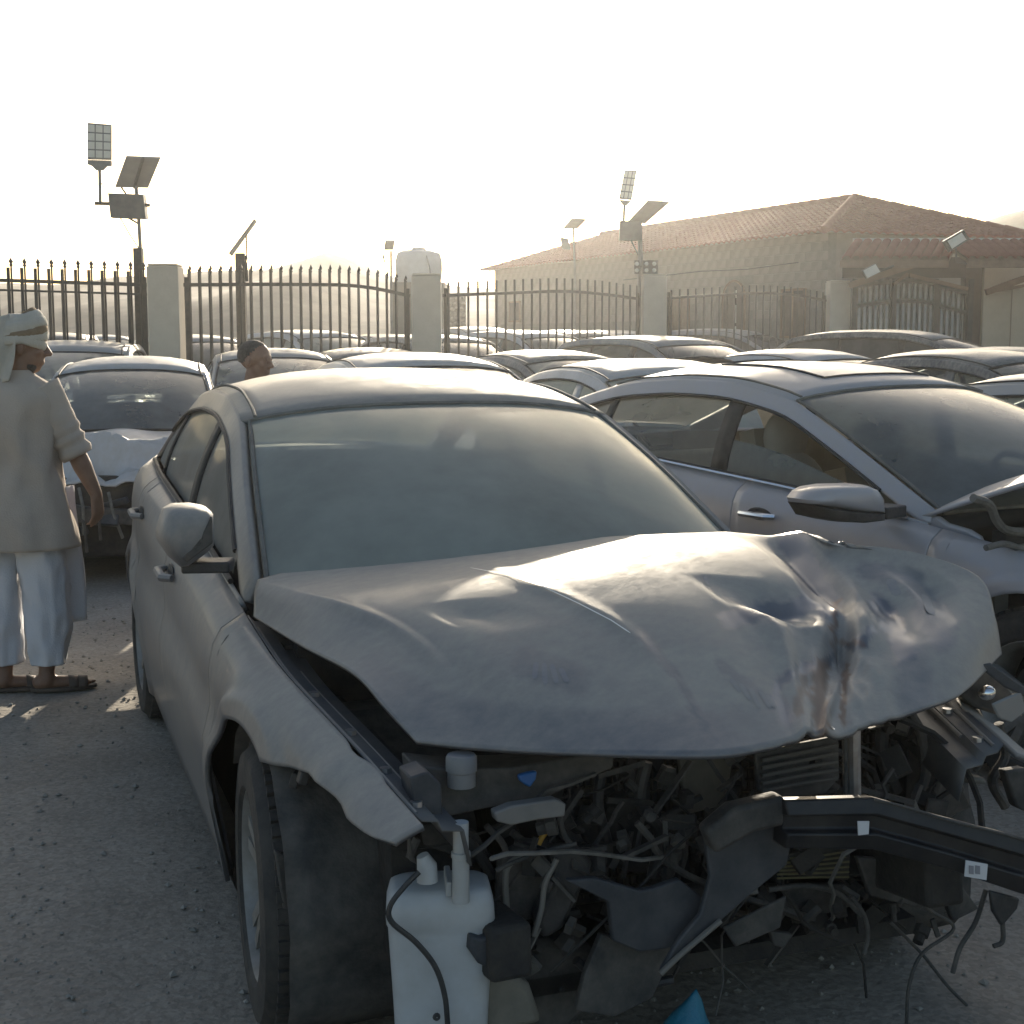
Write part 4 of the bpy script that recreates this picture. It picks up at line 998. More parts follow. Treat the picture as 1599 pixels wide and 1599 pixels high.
# rubbed-off dust plus fold and hollow shade painted in; paint scraped to rusty metal
WIPE_SHADE = [([(1238, 848), (1290, 945)], 20, .95), ([(1372, 945), (1398, 985), (1416, 1022)], 15, .95), ([(1440, 962), (1472, 1000)], 18, .6), ([(1135, 968), (1190, 956), (1240, 954), (1285, 930)], 13, .85),
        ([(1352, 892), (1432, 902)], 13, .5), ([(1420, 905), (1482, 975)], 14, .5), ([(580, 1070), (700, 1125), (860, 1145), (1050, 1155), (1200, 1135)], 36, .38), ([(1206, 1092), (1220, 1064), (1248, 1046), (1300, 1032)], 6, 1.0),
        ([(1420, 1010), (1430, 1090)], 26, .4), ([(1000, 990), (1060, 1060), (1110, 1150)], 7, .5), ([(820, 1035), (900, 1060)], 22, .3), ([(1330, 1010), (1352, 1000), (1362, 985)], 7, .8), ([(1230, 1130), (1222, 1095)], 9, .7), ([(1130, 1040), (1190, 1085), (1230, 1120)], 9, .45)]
RUSTS = [([(1283, 1042), (1280, 1085), (1284, 1138)], 13, .75), ([(1320, 1040), (1317, 1132)], 5, .8), ([(1306, 938), (1301, 985)], 5, .8), ([(1298, 1002), (1345, 1006)], 4, .6), ([(1256, 1060), (1246, 1112)], 8, .5)]
me_ = bonnet.data; aw = me_.attributes.new('wipe_shade', 'FLOAT', 'POINT'); ar = me_.attributes.new('rust', 'FLOAT', 'POINT')
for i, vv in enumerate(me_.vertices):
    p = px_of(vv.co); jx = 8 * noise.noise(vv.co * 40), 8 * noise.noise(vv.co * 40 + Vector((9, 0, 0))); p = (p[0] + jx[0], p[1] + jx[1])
    aw.data[i].value = max(k * (1 - sstep(w_ * .55, w_ * 1.5, seg_d(p, g))) for g, w_, k in WIPE_SHADE)
    ar.data[i].value = max(k * (1 - sstep(w_ * .5, w_ * 1.3, seg_d(p, g))) for g, w_, k in RUSTS)
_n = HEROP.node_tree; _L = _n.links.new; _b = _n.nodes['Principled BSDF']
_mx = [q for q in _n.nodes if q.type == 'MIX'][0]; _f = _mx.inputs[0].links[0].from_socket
_at = _n.nodes.new('ShaderNodeAttribute'); _at.attribute_name = 'wipe_shade'; _ar = _n.nodes.new('ShaderNodeAttribute'); _ar.attribute_name = 'rust'
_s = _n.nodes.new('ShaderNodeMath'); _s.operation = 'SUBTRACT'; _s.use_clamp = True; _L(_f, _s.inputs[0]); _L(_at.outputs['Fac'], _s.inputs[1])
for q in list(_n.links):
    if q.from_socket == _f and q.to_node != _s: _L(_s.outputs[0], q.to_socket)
_m2 = _n.nodes.new('ShaderNodeMix'); _m2.data_type = 'RGBA'; _m2.inputs[7].default_value = (.20, .125, .085, 1); _L(_mx.outputs[2], _m2.inputs[6]); _L(_ar.outputs['Fac'], _m2.inputs[0]); _L(_m2.outputs[2], _b.inputs['Base Color'])
mark('glint_chip', [(1296, 1136), (1300, 1139), (1303, 1141)], .004, CHROME, .003)

# engine bay and what is left of the front
def plate(name, px, x, th, m, parent=hero, bev=.004, lab=None):
    pts = []
    for k, p in enumerate(px): pts.append(CP(p[0], p[1], x=p[2] if len(p) > 2 else x))
    o = MB().plate(pts, (-th, 0, 0)).build(name, m, parent, bevel=bev)
    if lab: o['label'] = lab
    return o
def wire(name, px, x, r, m=BLK, parent=hero, n=6):
    pts = [CP(p[0], p[1], x=p[2] if len(p) > 2 else x) for p in px]; L = ext(pts); out = []
    for i in range(1, len(L) - 2):
        for k in range(n): out.append(cr(L[i - 1], L[i], L[i + 1], L[i + 2], k / n))
    out.append(pts[-1])
    return MB().tube(out, r, 8).build(name, m, parent)
GRIME = mat('dusty_black_plastic', (.035, .035, .034), .75, col2=(.10, .092, .08), scale=11, bump=.2, bscale=50)
BLUEG = mat('bluegrey_plastic', (.032, .037, .044), .65, col2=(.068, .07, .073), scale=12)
TANP = mat('tan_dirty_panel', (.16, .145, .115), .85, col2=(.22, .20, .16), scale=10)
FINM = mat('radiator_fins', (.045, .041, .032), .7, .3, col2=(.09, .08, .06), scale=14)
WHITEPL = mat('white_translucent_plastic', (.50, .52, .53), .5, col2=(.38, .385, .37), scale=5, lo=.35, hi=.7)
eb = MB()
eb.box((-.22, 0, .55), (.06, 1.40, .62)); eb.box((.10, -.62, .50), (.75, .05, .40)); eb.box((.10, .62, .50), (.75, .05, .40)); eb.box((.12, 0, .22), (.8, 1.2, .04))
eb.build('engine_bay', BAYDARK, hero, smooth=False)
m = MB(); m.box((.02, .12, .56), (.38, .62, .34)); m.box((.06, .10, .76), (.30, .46, .07)); m.box((.22, -.22, .50), (.22, .26, .30)); m.box((.16, .42, .52), (.2, .2, .4))
for i in range(4): m.tube([(.20, -.06 + .13 * i, .70), (.30, -.05 + .13 * i, .66), (.34, -.05 + .13 * i, .52)], .022, 8)
m.build('engine_block', BAYDARK, hero, bevel=.02)
# inner rails along the fender tops
for sg in (-1, 1):
    P = []
    for x in lin(-.42, .72, 24):
        y = S.Y(x, S.zt(x)); z = S.zt(x)
        P.append([(x, sg * (y - .004), z - .004), (x, sg * (y - .02), z - .022), (x, sg * (y - .05), z - .026), (x, sg * (y - .058), z - .045), (x, sg * (y - .10), z - .05), (x, sg * (y - .115), z - .12)])
    rl = MB().grid(P).build('fender_rail', INNER, hero, solid=.004)
    MB().tube([(x, sg * (S.Y(x, S.zt(x)) - .018), S.zt(x) - .016) for x in lin(-.35, .70, 20)], .005, 6).build('rail_lip', HEROP, rl)
    MB().tube([(x, sg * (S.Y(x, S.zt(x)) - .056), S.zt(x) - .030) for x in lin(-.05, .62, 16)], .005, 6).build('rail_lip', HEROP, rl)
    for x in (.12, .34, .52, .66): MB().lathe([(.001, .012), (.012, .012), (.013, 0)], 8).build('bolt', STEEL, rl).location = (x, sg * (S.Y(x, S.zt(x)) - .036), S.zt(x) - .025)
    # arch liner in front of and over the wheel
    P = []
    for a in lin(R(-32), R(150), 26):
        rr = .395 + .008 * math.sin(a * 14)
        P.append([(.02 + rr * math.cos(a) * (1.0 + .02 * math.sin(q * 9)), sg * (.845 - .42 * q), .325 + rr * math.sin(a)) for q in lin(0, 1, 9)])
    MB().grid(P).build('wheel_liner', GRIME, hero, solid=.004)
# front cross panel, cap, bracket, clips
plate('radiator_support', [(648, 1196), (700, 1202), (800, 1200), (908, 1180), (960, 1176), (958, 1200), (905, 1222), (860, 1244), (795, 1256), (700, 1276), (655, 1274)], .60, .10, GRIME)
plate('support_corner', [(640, 1215), (668, 1205), (690, 1225), (692, 1275), (650, 1275)], .66, .08, BLUEG)
c = CP(721, 1200, x=.615); MB().lathe([(.001, .028), (.027, .028), (.031, .022), (.031, -.004), (.028, -.006), (.028, -.035)], 18).build('filler_cap', mat('grey_cap', (.17, .175, .19), .6, col2=(.22, .22, .21), scale=9), hero).location = c
plate('mounting_bracket', [(773, 1270), (800, 1259), (868, 1249), (885, 1256), (883, 1276), (842, 1281), (800, 1290), (776, 1284)], .70, .03, mat('grey_bracket', (.14, .14, .135), .6, col2=(.2, .19, .175), scale=9))
plate('blue_clip', [(811, 1212), (824, 1208), (840, 1205), (838, 1218), (829, 1231), (820, 1226), (812, 1220)], .64, .015, mat('blue_plastic', (.03, .12, .32), .5))
wire('yellow_wire', [(841, 1319), (848, 1306), (858, 1296), (868, 1290)], .62, .006, mat('yellow_wire', (.40, .22, .03), .6))
# washer reservoir
rs = empty('washer_reservoir', (0, 0, 0)); rs.parent = hero; rs['label'] = 'white plastic washer bottle hanging in front of the wheel'
def rring(z, cx, cy, sx, sy, k=5):
    return [Vector((cx + sx * math.copysign(abs(math.cos(a)) ** (2 / k), math.cos(a)), cy + sy * math.copysign(abs(math.sin(a)) ** (2 / k), math.sin(a)), z)) for a in lin(0, 2 * math.pi, 29)[:-1]]
ROT = Matrix.Rotation(R(-14), 4, 'Z')
rc = CP(692, 1420, x=.62)
rings = []
for z, sx, sy, ox in ((.54, .001, .001, 0), (.54, .050, .085, 0), (.532, .062, .098, 0), (.505, .071, .105, 0), (.470, .073, .107, 0), (.462, .069, .103, 0), (.452, .069, .103, 0), (.30, .066, .094, 0), (.17, .060, .088, 0), (.150, .045, .07, 0), (.150, .001, .001, 0)):
    rings.append([ROT @ p for p in rring(z, ox, 0, sx, sy)])
bd = MB().loft(rings, cap=False).build('bottle', WHITEPL, rs, sharp=50); bd.location = (rc.x - .02, rc.y, -.022)
m = MB(); a = CP(720, 1385, x=.69); b = CP(720, 1284, x=.69)
m.tube([a - Vector((0, 0, .03)), a.lerp(b, .45), a.lerp(b, .46), a.lerp(b, .54), a.lerp(b, .55), b], [.0170, .0165, .0185, .0185, .0150, .0150], 16); m.build('filler_neck', WHITEPL, rs)
MB().tube([CP(668, 1376, x=.66), CP(667, 1352, x=.66), CP(660, 1336, x=.66)], [.021, .020, .012], 12).build('pump_nozzle', WHITEPL, rs)
MB().box(CP(700, 1376, x=.63), (.09, .012, .03), (0, 0, R(-14))).build('bottle_rib', WHITEPL, rs, bevel=.003)
wire('washer_hose', [(655, 1362), (632, 1385), (610, 1415), (612, 1440), (650, 1472), (680, 1510), (695, 1555), (700, 1605)], .695, .0055, BLK, rs)
MB().lathe([(.001, .004), (.007, .004), (.008, 0)], 10, 'X').build('bolt', BLK, rs).location = CP(682, 1588, x=.70)
MB().box(CP(776, 1440, x=.64), (.03, .03, .02)).build('lug', WHITEPL, rs, bevel=.004)
# torn plastics, ducts, radiator
plate('tan_panel', [(1062, 1184), (1146, 1182), (1138, 1235), (1118, 1262), (1078, 1272), (1068, 1230)], .44, .02, TANP)
plate('air_duct', [(786, 1345), (830, 1318), (872, 1322), (880, 1350), (858, 1420), (830, 1440), (796, 1440), (782, 1400)], .56, .05, GRIME, bev=.012)
plate('air_duct', [(862, 1330), (905, 1322), (930, 1350), (905, 1400), (882, 1452), (850, 1470), (838, 1440), (862, 1390)], .62, .05, BLK, bev=.012)
wire('duct_rim', [(792, 1430), (790, 1368), (802, 1345), (838, 1332), (872, 1326)], .585, .007, mat('worn_edge', (.16, .15, .13), .7))
wire('duct_rim', [(834, 1462), (846, 1420), (852, 1380), (870, 1342)], .64, .006, bpy.data.materials['worn_edge'])
plate('torn_shroud', [(885, 1376), (930, 1372), (1000, 1392), (1022, 1388), (1062, 1374), (1098, 1402), (1092, 1440), (1050, 1482), (1000, 1488), (958, 1470), (952, 1410)], .70, .02, BLUEG, lab='torn blue-grey plastic shroud')
plate('torn_shroud', [(1100, 1292), (1152, 1270), (1228, 1252), (1240, 1300), (1230, 1352), (1180, 1392), (1120, 1445), (1032, 1520), (1060, 1470), (1094, 1430), (1110, 1370)], .74, .015, BLUEG)
plate('torn_shroud', [(940, 1460), (1000, 1480), (1060, 1470), (1020, 1560), (960, 1590), (900, 1580), (915, 1520)], .66, .02, GRIME)
plate('torn_shroud', [(1130, 1450), (1230, 1400), (1220, 1450), (1150, 1480)], .70, .01, GRIME)
wire('shroud_edge', [(1032, 1521), (1060, 1494), (1095, 1464), (1126, 1438)], .752, .006, bpy.data.materials['worn_edge'])
plate('connector_box', [(736, 1462), (752, 1466), (800, 1452), (826, 1450), (824, 1474), (806, 1488), (804, 1512), (768, 1516), (748, 1506), (734, 1486)], .70, .05, BLUEG, bev=.006)
plate('lower_duct', [(745, 1520), (790, 1518), (830, 1540), (850, 1599), (760, 1620), (745, 1580)], .62, .10, TANP, bev=.015)
plate('lower_duct', [(800, 1470), (860, 1470), (930, 1480), (935, 1560), (880, 1620), (810, 1600)], .52, .10, GRIME, bev=.015)
plate('torn_bracket', [(905, 1290), (985, 1240), (1030, 1260), (1070, 1330), (1060, 1360), (1000, 1368), (930, 1350)], .48, .06, BAYDARK, bev=.015)
rd = MB().box((.33, .20, .52), (.05, .80, .42)).build('radiator', GRIME, hero, bevel=.01)
f = MB()
for i in range(46): f.box((.358, -.17 + i * .0165, .52), (.012, .003, .38))
for i in range(14): f.box((.360, .20, .345 + i * .027), (.014, .76, .004))
tag(f.build('radiator_fins', FINM, rd, smooth=False, fix=False), kind='stuff')
cd = plate('condenser', [(1210, 1338), (1330, 1322), (1326, 1376), (1222, 1368)], .60, .03, FINM)
for i in range(6): wire('condenser_tube', [(1214, 1342 + i * 6), (1270, 1338 + i * 6.5), (1326, 1330 + i * 8)], .603, .0025, mat('condenser_tube_%d' % i, (.17, .15, .08), .5, .4), cd)
wire('latch_post', [(1335, 1135), (1335, 1190), (1336, 1244)], .74, .0125, STEEL)['label'] = 'bare steel post under the bonnet'
wire('latch_bar', [(1320, 1140), (1321, 1190), (1322, 1245)], .735, .006, GRIME)
plate('upper_grille_remains', [(1180, 1178), (1235, 1165), (1310, 1150), (1312, 1215), (1290, 1240), (1215, 1250), (1185, 1235)], .60, .015, GRIME)
for i in range(5): wire('grille_rib', [(1190, 1188 + i * 12), (1250, 1176 + i * 12), (1308, 1164 + i * 13)], .615, .005, mat('grille_rib_%d' % i, (.09, .085, .075), .7))
# bumper beam
bm0 = [(1226, 1250, .80), (1366, 1246, .86), (1480, 1278, .93), (1612, 1312, .98)]
bm1 = [(1226, 1326, .80), (1366, 1328, .86), (1480, 1358, .93), (1612, 1402, .98)]
T_ = [CP(u, v, x=x) for u, v, x in bm0]; B_ = [CP(u, v, x=x) for u, v, x in bm1]
rings = [[t, t.lerp(b, .30) + Vector((.012, 0, 0)), t.lerp(b, .33) - Vector((.01, 0, 0)), t.lerp(b, .62) - Vector((.01, 0, 0)), t.lerp(b, .66) + Vector((.012, 0, 0)), b, b - Vector((.05, 0, 0)), t - Vector((.035, 0, .004))] for t, b in zip(T_, B_)]
beam = MB().loft(rings).build('bumper_beam', mat('black_beam', (.014, .015, .018), .5, .2, col2=(.035, .034, .033), scale=9), hero, bevel=.004, sharp=30)
wire('beam_lip', [(1366, 1249, .865), (1420, 1262, .90), (1480, 1281, .935), (1550, 1298, .96), (1612, 1315, .985)], .9, .003, GRIME, beam)
STK = mat('white_sticker', (.60, .61, .62), .6)
def sticker(px, x, m, parent): return MB().plate([CP(u, v, x=x) for u, v in px], (-.002, 0, 0)).build('sticker', m, parent, smooth=False)
sticker([(1509, 1344), (1543, 1350), (1541, 1375), (1507, 1369)], .975, STK, beam)
GYM = mat('sticker_print', (.25, .25, .27), .7)
for a, b in ((1514, 1521), (1524, 1531)): MB().plate([CP(a, 1352, x=.977), CP(b, 1353, x=.977), CP(b, 1366, x=.977), CP(a, 1365, x=.977)], (-.001, 0, 0)).build('printed_mark', GYM, beam, smooth=False)
sticker([(1340, 1283), (1358, 1283), (1357, 1303), (1341, 1305)], .885, STK, beam)
plate('tow_tab', [(1548, 1392), (1594, 1404), (1590, 1420), (1566, 1448), (1552, 1425)], .955, .012, BLK)
plate('crushed_beam_end', [(1105, 1300), (1150, 1262), (1228, 1244), (1232, 1290), (1180, 1302), (1120, 1336)], .79, .05, GRIME, bev=.01)
# left front remains: broken lamp, pale bits, hoses
plate('broken_headlamp', [(1506, 1046), (1536, 1040), (1566, 1058), (1596, 1098), (1600, 1122), (1560, 1118), (1528, 1108), (1502, 1088)], .55, .05, mat('broken_lamp_black', (.05, .05, .05), .4, col2=(.12, .115, .105), scale=16), bev=.008, lab='broken headlamp shell with a bright reflector')
MB().ell(CP(1541, 1082, x=.58), (.02, .022, .018), 14, 10).build('lamp_reflector', CHROME, hero)
plate('lamp_cover_shard', [(1528, 1040), (1548, 1036), (1602, 1074), (1604, 1090), (1570, 1074)], .60, .008, BLUEG)
plate('lamp_cover_shard', [(1550, 1100), (1596, 1080), (1604, 1112), (1580, 1130), (1560, 1122)], .60, .008, mat('clear_shard', (.22, .225, .22), .25, coat=.5))
PALE = mat('pale_grimy_metal', (.22, .21, .19), .7, .3, col2=(.12, .115, .10), scale=16)
for i, (px, x) in enumerate(([[(1460, 1120), (1478, 1110), (1500, 1150), (1512, 1190), (1500, 1210), (1486, 1180)], .50], [[(1490, 1170), (1510, 1160), (1524, 1200), (1508, 1218)], .52], [[(1498, 1214), (1540, 1216), (1542, 1226), (1500, 1224)], .62],
                             [[(1570, 1205), (1604, 1200), (1606, 1270), (1588, 1262)], .60], [[(1400, 1150), (1440, 1130), (1450, 1170), (1430, 1230), (1405, 1220)], .42], [[(1440, 1230), (1500, 1222), (1520, 1262), (1470, 1280)], .48])):
    plate('broken_part', px, x, .03, PALE if i in (0, 2) else (GRIME if i % 2 else BLUEG), bev=.006)
for px, x, r in ([[(1508, 1168), (1526, 1176), (1532, 1192), (1522, 1204)], .6, .006], [[(1420, 1110), (1440, 1150), (1446, 1210), (1430, 1246)], .55, .012], [[(1380, 1120), (1378, 1180), (1400, 1236)], .45, .016],
                 [[(1560, 1130), (1570, 1180), (1550, 1220), (1570, 1260)], .5, .012], [[(1460, 1120), (1475, 1170), (1460, 1236)], .5, .014]):
    wire('hose', px, x, r, GRIME)
MB().lathe([(.001, .012), (.05, .012), (.06, 0), (.06, -.03)], 20, 'X').build('pulley', GRIME, hero).location = CP(1474, 1244, x=.46)
# wiring and scraps hanging below
rnd = random.Random(3)
for px, x, r in ([[(1330, 1400), (1350, 1430), (1356, 1460), (1350, 1490)], .7, .005], [[(1400, 1370), (1450, 1420), (1490, 1450), (1440, 1490), (1420, 1540), (1416, 1599)], .7, .004], [[(1540, 1390), (1524, 1440), (1500, 1480), (1488, 1520)], .9, .005],
                 [[(1566, 1440), (1566, 1470), (1552, 1478)], .93, .005], [[(1390, 1440), (1440, 1490), (1480, 1540), (1510, 1570)], .6, .004], [[(1200, 1390), (1260, 1384), (1310, 1396), (1345, 1430)], .62, .006],
                 [[(640, 1340), (645, 1325), (652, 1310)], .55, .009], [[(775, 1360), (800, 1348), (850, 1330), (900, 1318)], .64, .005], [[(940, 1200), (935, 1260), (950, 1330), (930, 1380)], .5, .012],
                 [[(1010, 1190), (1000, 1250), (1030, 1300), (1020, 1370)], .5, .014], [[(985, 1200), (990, 1260), (970, 1310)], .46, .02], [[(800, 1300), (830, 1330), (820, 1380)], .5, .008], [[(1050, 1280), (1070, 1330), (1050, 1390)], .5, .008],
                 [[(760, 1290), (790, 1330), (778, 1400), (790, 1450)], .55, .007], [[(700, 1280), (745, 1330), (770, 1370)], .5, .012], [[(900, 1500), (960, 1545), (1050, 1530)], .6, .01], [[(870, 1250), (880, 1300), (900, 1330)], .6, .006]):
    wire('wire', px, x, r, GRIME if r < .01 else BLK)
for px, x in ([[(655, 1290), (700, 1285), (745, 1300), (770, 1340), (740, 1350), (690, 1330), (660, 1320)], .45], [[(1215, 1385), (1320, 1380), (1345, 1412), (1250, 1440), (1200, 1420)], .55], [[(1340, 1340), (1420, 1345), (1480, 1385), (1440, 1420), (1360, 1400)], .62],
              [[(1470, 1390), (1500, 1380), (1530, 1420), (1490, 1440)], .66], [[(1204, 1455), (1240, 1460), (1226, 1482), (1210, 1478)], .66], [[(640, 1300), (648, 1340), (654, 1352), (640, 1345)], .6], [[(430, 1330), (450, 1340), (470, 1440), (480, 1500), (520, 1590), (480, 1600), (455, 1500)], .34]):
    plate('loose_scrap', px, x, .02, GRIME, bev=.004)
m = MB(); m.box((-.05, 0, .20), (.7, 1.1, .05)); m.box((.20, .10, .27), (.10, 1.1, .09)); m.bar((.35, -.50, .38), (.72, -.47, .40), .09, .11); m.bar((.35, .48, .38), (.82, .45, .46), .09, .11)
m.build('subframe', BAYDARK, hero, bevel=.012)
# small clutter: clips, bolts, brackets and wiring too fine to tell apart
rc_ = random.Random(11)
def clutter(n, m, sd, wires):
    r_ = random.Random(sd); b = MB()
    for i in range(n):
        y = r_.uniform(-.40, .64); z = r_.uniform(.26, .76); x = .40 + r_.uniform(0, .24) - .12 * max(0, z - .6) * 4
        p = Vector((x, y, z)); q = r_.random()
        ro = (r_.uniform(-1, 1), r_.uniform(-1, 1), r_.uniform(-1, 1))
        if q < .5: b.box(p, (r_.uniform(.006, .03), r_.uniform(.01, .07), r_.uniform(.008, .05)), ro)
        elif q < .7:
            M = Matrix.Translation(p) @ Matrix.Rotation(ro[0] * 2, 4, 'Z') @ Matrix.Rotation(ro[1] * 2, 4, 'X'); rr_ = r_.uniform(.006, .02)
            b.lathe([(.001, .01), (rr_, .01), (rr_, -.01), (rr_ * .7, -.012), (rr_ * .7, -.03), (.001, -.03)], 8, 'Z', M)
        else:
            a_ = p; c_ = p + Vector((r_.uniform(-.03, .03), r_.uniform(-.14, .14), r_.uniform(-.12, .06)))
            b.bar(a_, c_, r_.uniform(.006, .016), r_.uniform(.003, .012))
    for i in range(wires):
        y = r_.uniform(-.30, .55); z = r_.uniform(.46, .76); x = r_.uniform(.42, .66); pts = [Vector((x, y, z))]
        dr = Vector((0, r_.uniform(-.08, .08), -r_.uniform(.01, .07)))
        for k in range(7):
            dr += Vector((r_.uniform(-.012, .012), r_.uniform(-.05, .05), r_.uniform(-.03, .022))); pts.append(pts[-1] + dr * .7)
        b.tube(pts, r_.choice((.0025, .0035, .005, .008)), 5)
    o = b.build('engine_clutter', m, hero, sharp=30, fix=False); o['kind'] = 'stuff'
clutter(190, GRIME, 1, 14); clutter(150, BAYDARK, 2, 14); clutter(22, PALE, 4, 2)
# splash shield edge by the wheel
# windscreen extras: cowl, wiper, mirror
P = []
for v in lin(-1, 1, 15):
    q = 1 - v * v; P.append([(-.52 + .30 * q, v * .72, .925 + .03 * q), (-.40 + .28 * q, v * .73, .905 + .03 * q), (-.32 + .2 * q, v * .72, .86)])
MB().grid(P).build('cowl', HEROP, hero, solid=.006)

for o in [o for o in hero.children if o.name.startswith('wing_mirror')]:   # one is torn off, the other is wedge-shaped
    for c in list(o.children): bpy.data.objects.remove(c)
    bpy.data.objects.remove(o)
OUT = [CP(u, v, x=-.60) for u, v in ((258, 796), (272, 789), (300, 788), (322, 792), (331, 800), (333, 822), (332, 850), (318, 864), (292, 882), (280, 884), (262, 868), (246, 845), (246, 830))]
mc = sum(OUT, Vector()) / len(OUT)
P = [[Vector((x, mc.y + (p.y - mc.y) * k, mc.z + (p.z - mc.z) * k)) for p in OUT] for x, k in ((-.672, .90), (-.665, .97), (-.60, 1.0), (-.56, .97), (-.525, .86), (-.508, .66), (-.503, .40))]
wm = MB().loft(P).build('wing_mirror', HEROP, hero, sharp=50); wm['label'] = 'dusty wedge-shaped wing mirror on the door'
tr3 = [CP(u, v, x=-.515) for u, v in ((331, 806), (332, 848), (292, 878), (284, 872), (312, 838))]
MB().plate([p + Vector((.012, 0, 0)) for p in tr3], (-.03, 0, 0)).build('mirror_dark_facet', GRIME, wm, bevel=.004)  # dark plate over the lower facet of the mirror housing
a_, b_ = CP(288, 884, x=-.62), CP(345, 878, x=-.58); MB().bar(a_, b_ + Vector((0, .03, -.01)), .09, .030).build('mirror_foot', BLK, wm, bevel=.006)
MB().plate([Vector((-.674, mc.y + (p.y - mc.y) * .82, mc.z + (p.z - mc.z) * .82)) for p in OUT], (-.003, 0, 0)).build('mirror_glass', bpy.data.materials['mirror_glass'], wm)

# ------------------------------------------------------------------ the silver car on the right with its bonnet up
C2 = (2.50, 5.24, -0.993)
car2 = make_car('silver sedan with a sunroof, its bonnet up and front window half open', (C2[0], C2[1], 0), C2[2], 'sedan', CAR2P, GL_MID, glass('lightly_dusty_glass', .30, tint=(.72, .74, .68), dust=(.36, .35, .31), var=.12), hood='open', front=False, hi=True,
                group='wrecked cars parked in the front rows', seats=BEIGE, name='wrecked_car', drop_pane=True, sunroof=True, mir=None, lining=mat('beige_lining', (.36, .32, .25), .9, col2=(.28, .25, .20), scale=5))
def CP2(u, v, **k): return CPG(C2, u, v, **k)
def plate2(name, px, x, th, m, bev=.005): return MB().plate([CP2(p[0], p[1], x=p[2] if len(p) > 2 else x) for p in px], (-th, 0, 0)).build(name, m, car2, bevel=bev)
eb = MB(); eb.box((-.30, 0, .60), (.06, 1.3, .55)); eb.box((.2, -.62, .52), (.9, .05, .45)); eb.box((.2, .62, .52), (.9, .05, .45)); eb.box((.2, 0, .3), (.9, 1.2, .05)); eb.box((.1, 0, .5), (.5, .7, .4))
eb.build('engine_bay', BAYDARK, car2, smooth=False)
m = MB(); m.lathe([(.001, .80), (.05, .80), (.06, .785), (.11, .77), (.13, .70), (.15, .5)], 20); o = m.build('strut_tower', GRIME, car2); o.location = (-.02, -.52, 0)
for px, x, r in (([(1520, 778), (1545, 788), (1556, 812), (1572, 828), (1604, 832)], -.18, .016), ([(1540, 856), (1570, 850), (1604, 862)], -.12, .012)):
    L = ext([CP2(u, v, x=x) for u, v in px]); out = []
    for i in range(1, len(L) - 2):
        for k in range(5): out.append(cr(L[i - 1], L[i], L[i + 1], L[i + 2], k / 5))
    MB().tube(out + [L[-2]], r, 8).build('hose', PALE, car2)
MB().plate([CP2(u, v, y=-.76) for u, v in ((1440, 812), (1462, 806), (1478, 818), (1512, 828), (1528, 838), (1536, 856), (1537, 874), (1500, 864), (1452, 848))], (0, .03, 0)).build('cowl_end', CAR2P, car2, bevel=.01)
def wedge_mirror(car, P_, x, upper, lower, pm):
    for o in [o for o in car.children if o.name.startswith('wing_mirror') and o.data.vertices[0].co.y < 0]:
        for c in list(o.children): bpy.data.objects.remove(c)
        bpy.data.objects.remove(o)
    def shell(px):
        O = [P_(u, v, x=x) for u, v in px]; c = sum(O, Vector()) / len(O)
        return MB().loft([[Vector((x + dx, c.y + (p.y - c.y) * k, c.z + (p.z - c.z) * k)) for p in O] for dx, k in ((-.085, .92), (-.078, .98), (0, 1.0), (.035, .96), (.06, .82), (.072, .55))])
    o = shell(upper).build('wing_mirror', pm, car, sharp=50); o['label'] = 'silver wing mirror with a dark lower half'
    shell(lower).build('mirror_base', BLK, o, sharp=50)
    a = P_(lower[2][0] - 6, lower[2][1], x=x - .02); MB().bar(a, a + Vector((-.02, .13, .0)), .10, .045).build('mirror_foot', BLK, o, bevel=.006)
wedge_mirror(car2, CP2, -.60, [(1252, 780), (1260, 769), (1274, 762), (1300, 758), (1345, 757), (1362, 764), (1371, 778), (1374, 801), (1330, 799), (1290, 792), (1254, 786)], [(1253, 786), (1290, 792), (1374, 801), (1373, 812), (1340, 816), (1296, 814), (1266, 807)], CAR2P)
hp = CP2(1228, 682, y=-.40)
st_ = MB().ell(hp, (.06, .13, .125), 20, 14).ell(hp + Vector((.02, 0, -.30)), (.085, .25, .24), 20, 14).build('seat_top', BEIGE, car2); st_['label'] = 'rounded beige headrest and seat back seen through the half-open window'

# ------------------------------------------------------------------ the white wreck behind the man
car3 = make_car('white sedan with a crumpled bonnet and torn-open front behind the man', (-2.67, 9.6, 0), -1.37, 'sedan', WHITEP, GL_MID, GL_CLEAR, hood='dent', front=False,
                group='wrecked cars parked in the front rows', name='wrecked_car', scale=(.92, .89, .98), key='w3')
m = MB(); m.box((.15, 0, .45), (.7, 1.3, .5)); m.box((.55, .1, .42), (.12, 1.2, .5)); m.build('engine_bay', BAYDARK, car3, bevel=.03)
rr = random.Random(5)
for i in range(16):
    p = Vector((.62 + rr.uniform(0, .12), rr.uniform(-.65, .65), rr.uniform(.22, .66)))
    MB().box(p, (rr.uniform(.03, .08), rr.uniform(.08, .28), rr.uniform(.04, .16)), (rr.uniform(-.5, .5), rr.uniform(-.5, .5), rr.uniform(-.5, .5))).build('broken_part', (GRIME, PALE, BLUEG, GRIME)[i % 4], car3, bevel=.008)
for i in range(6):
    a = Vector((.72, rr.uniform(-.6, .6), rr.uniform(.4, .66))); MB().tube([a, a + Vector((.06, rr.uniform(-.1, .1), -.12)), a + Vector((.02, rr.uniform(-.15, .15), -.3))], .012, 6).build('hose', PALE if i % 2 else GRIME, car3)
MB().bar((.70, -.62, .50), (.74, .50, .42), .08, .10).build('bumper_beam', GRIME, car3, bevel=.01)

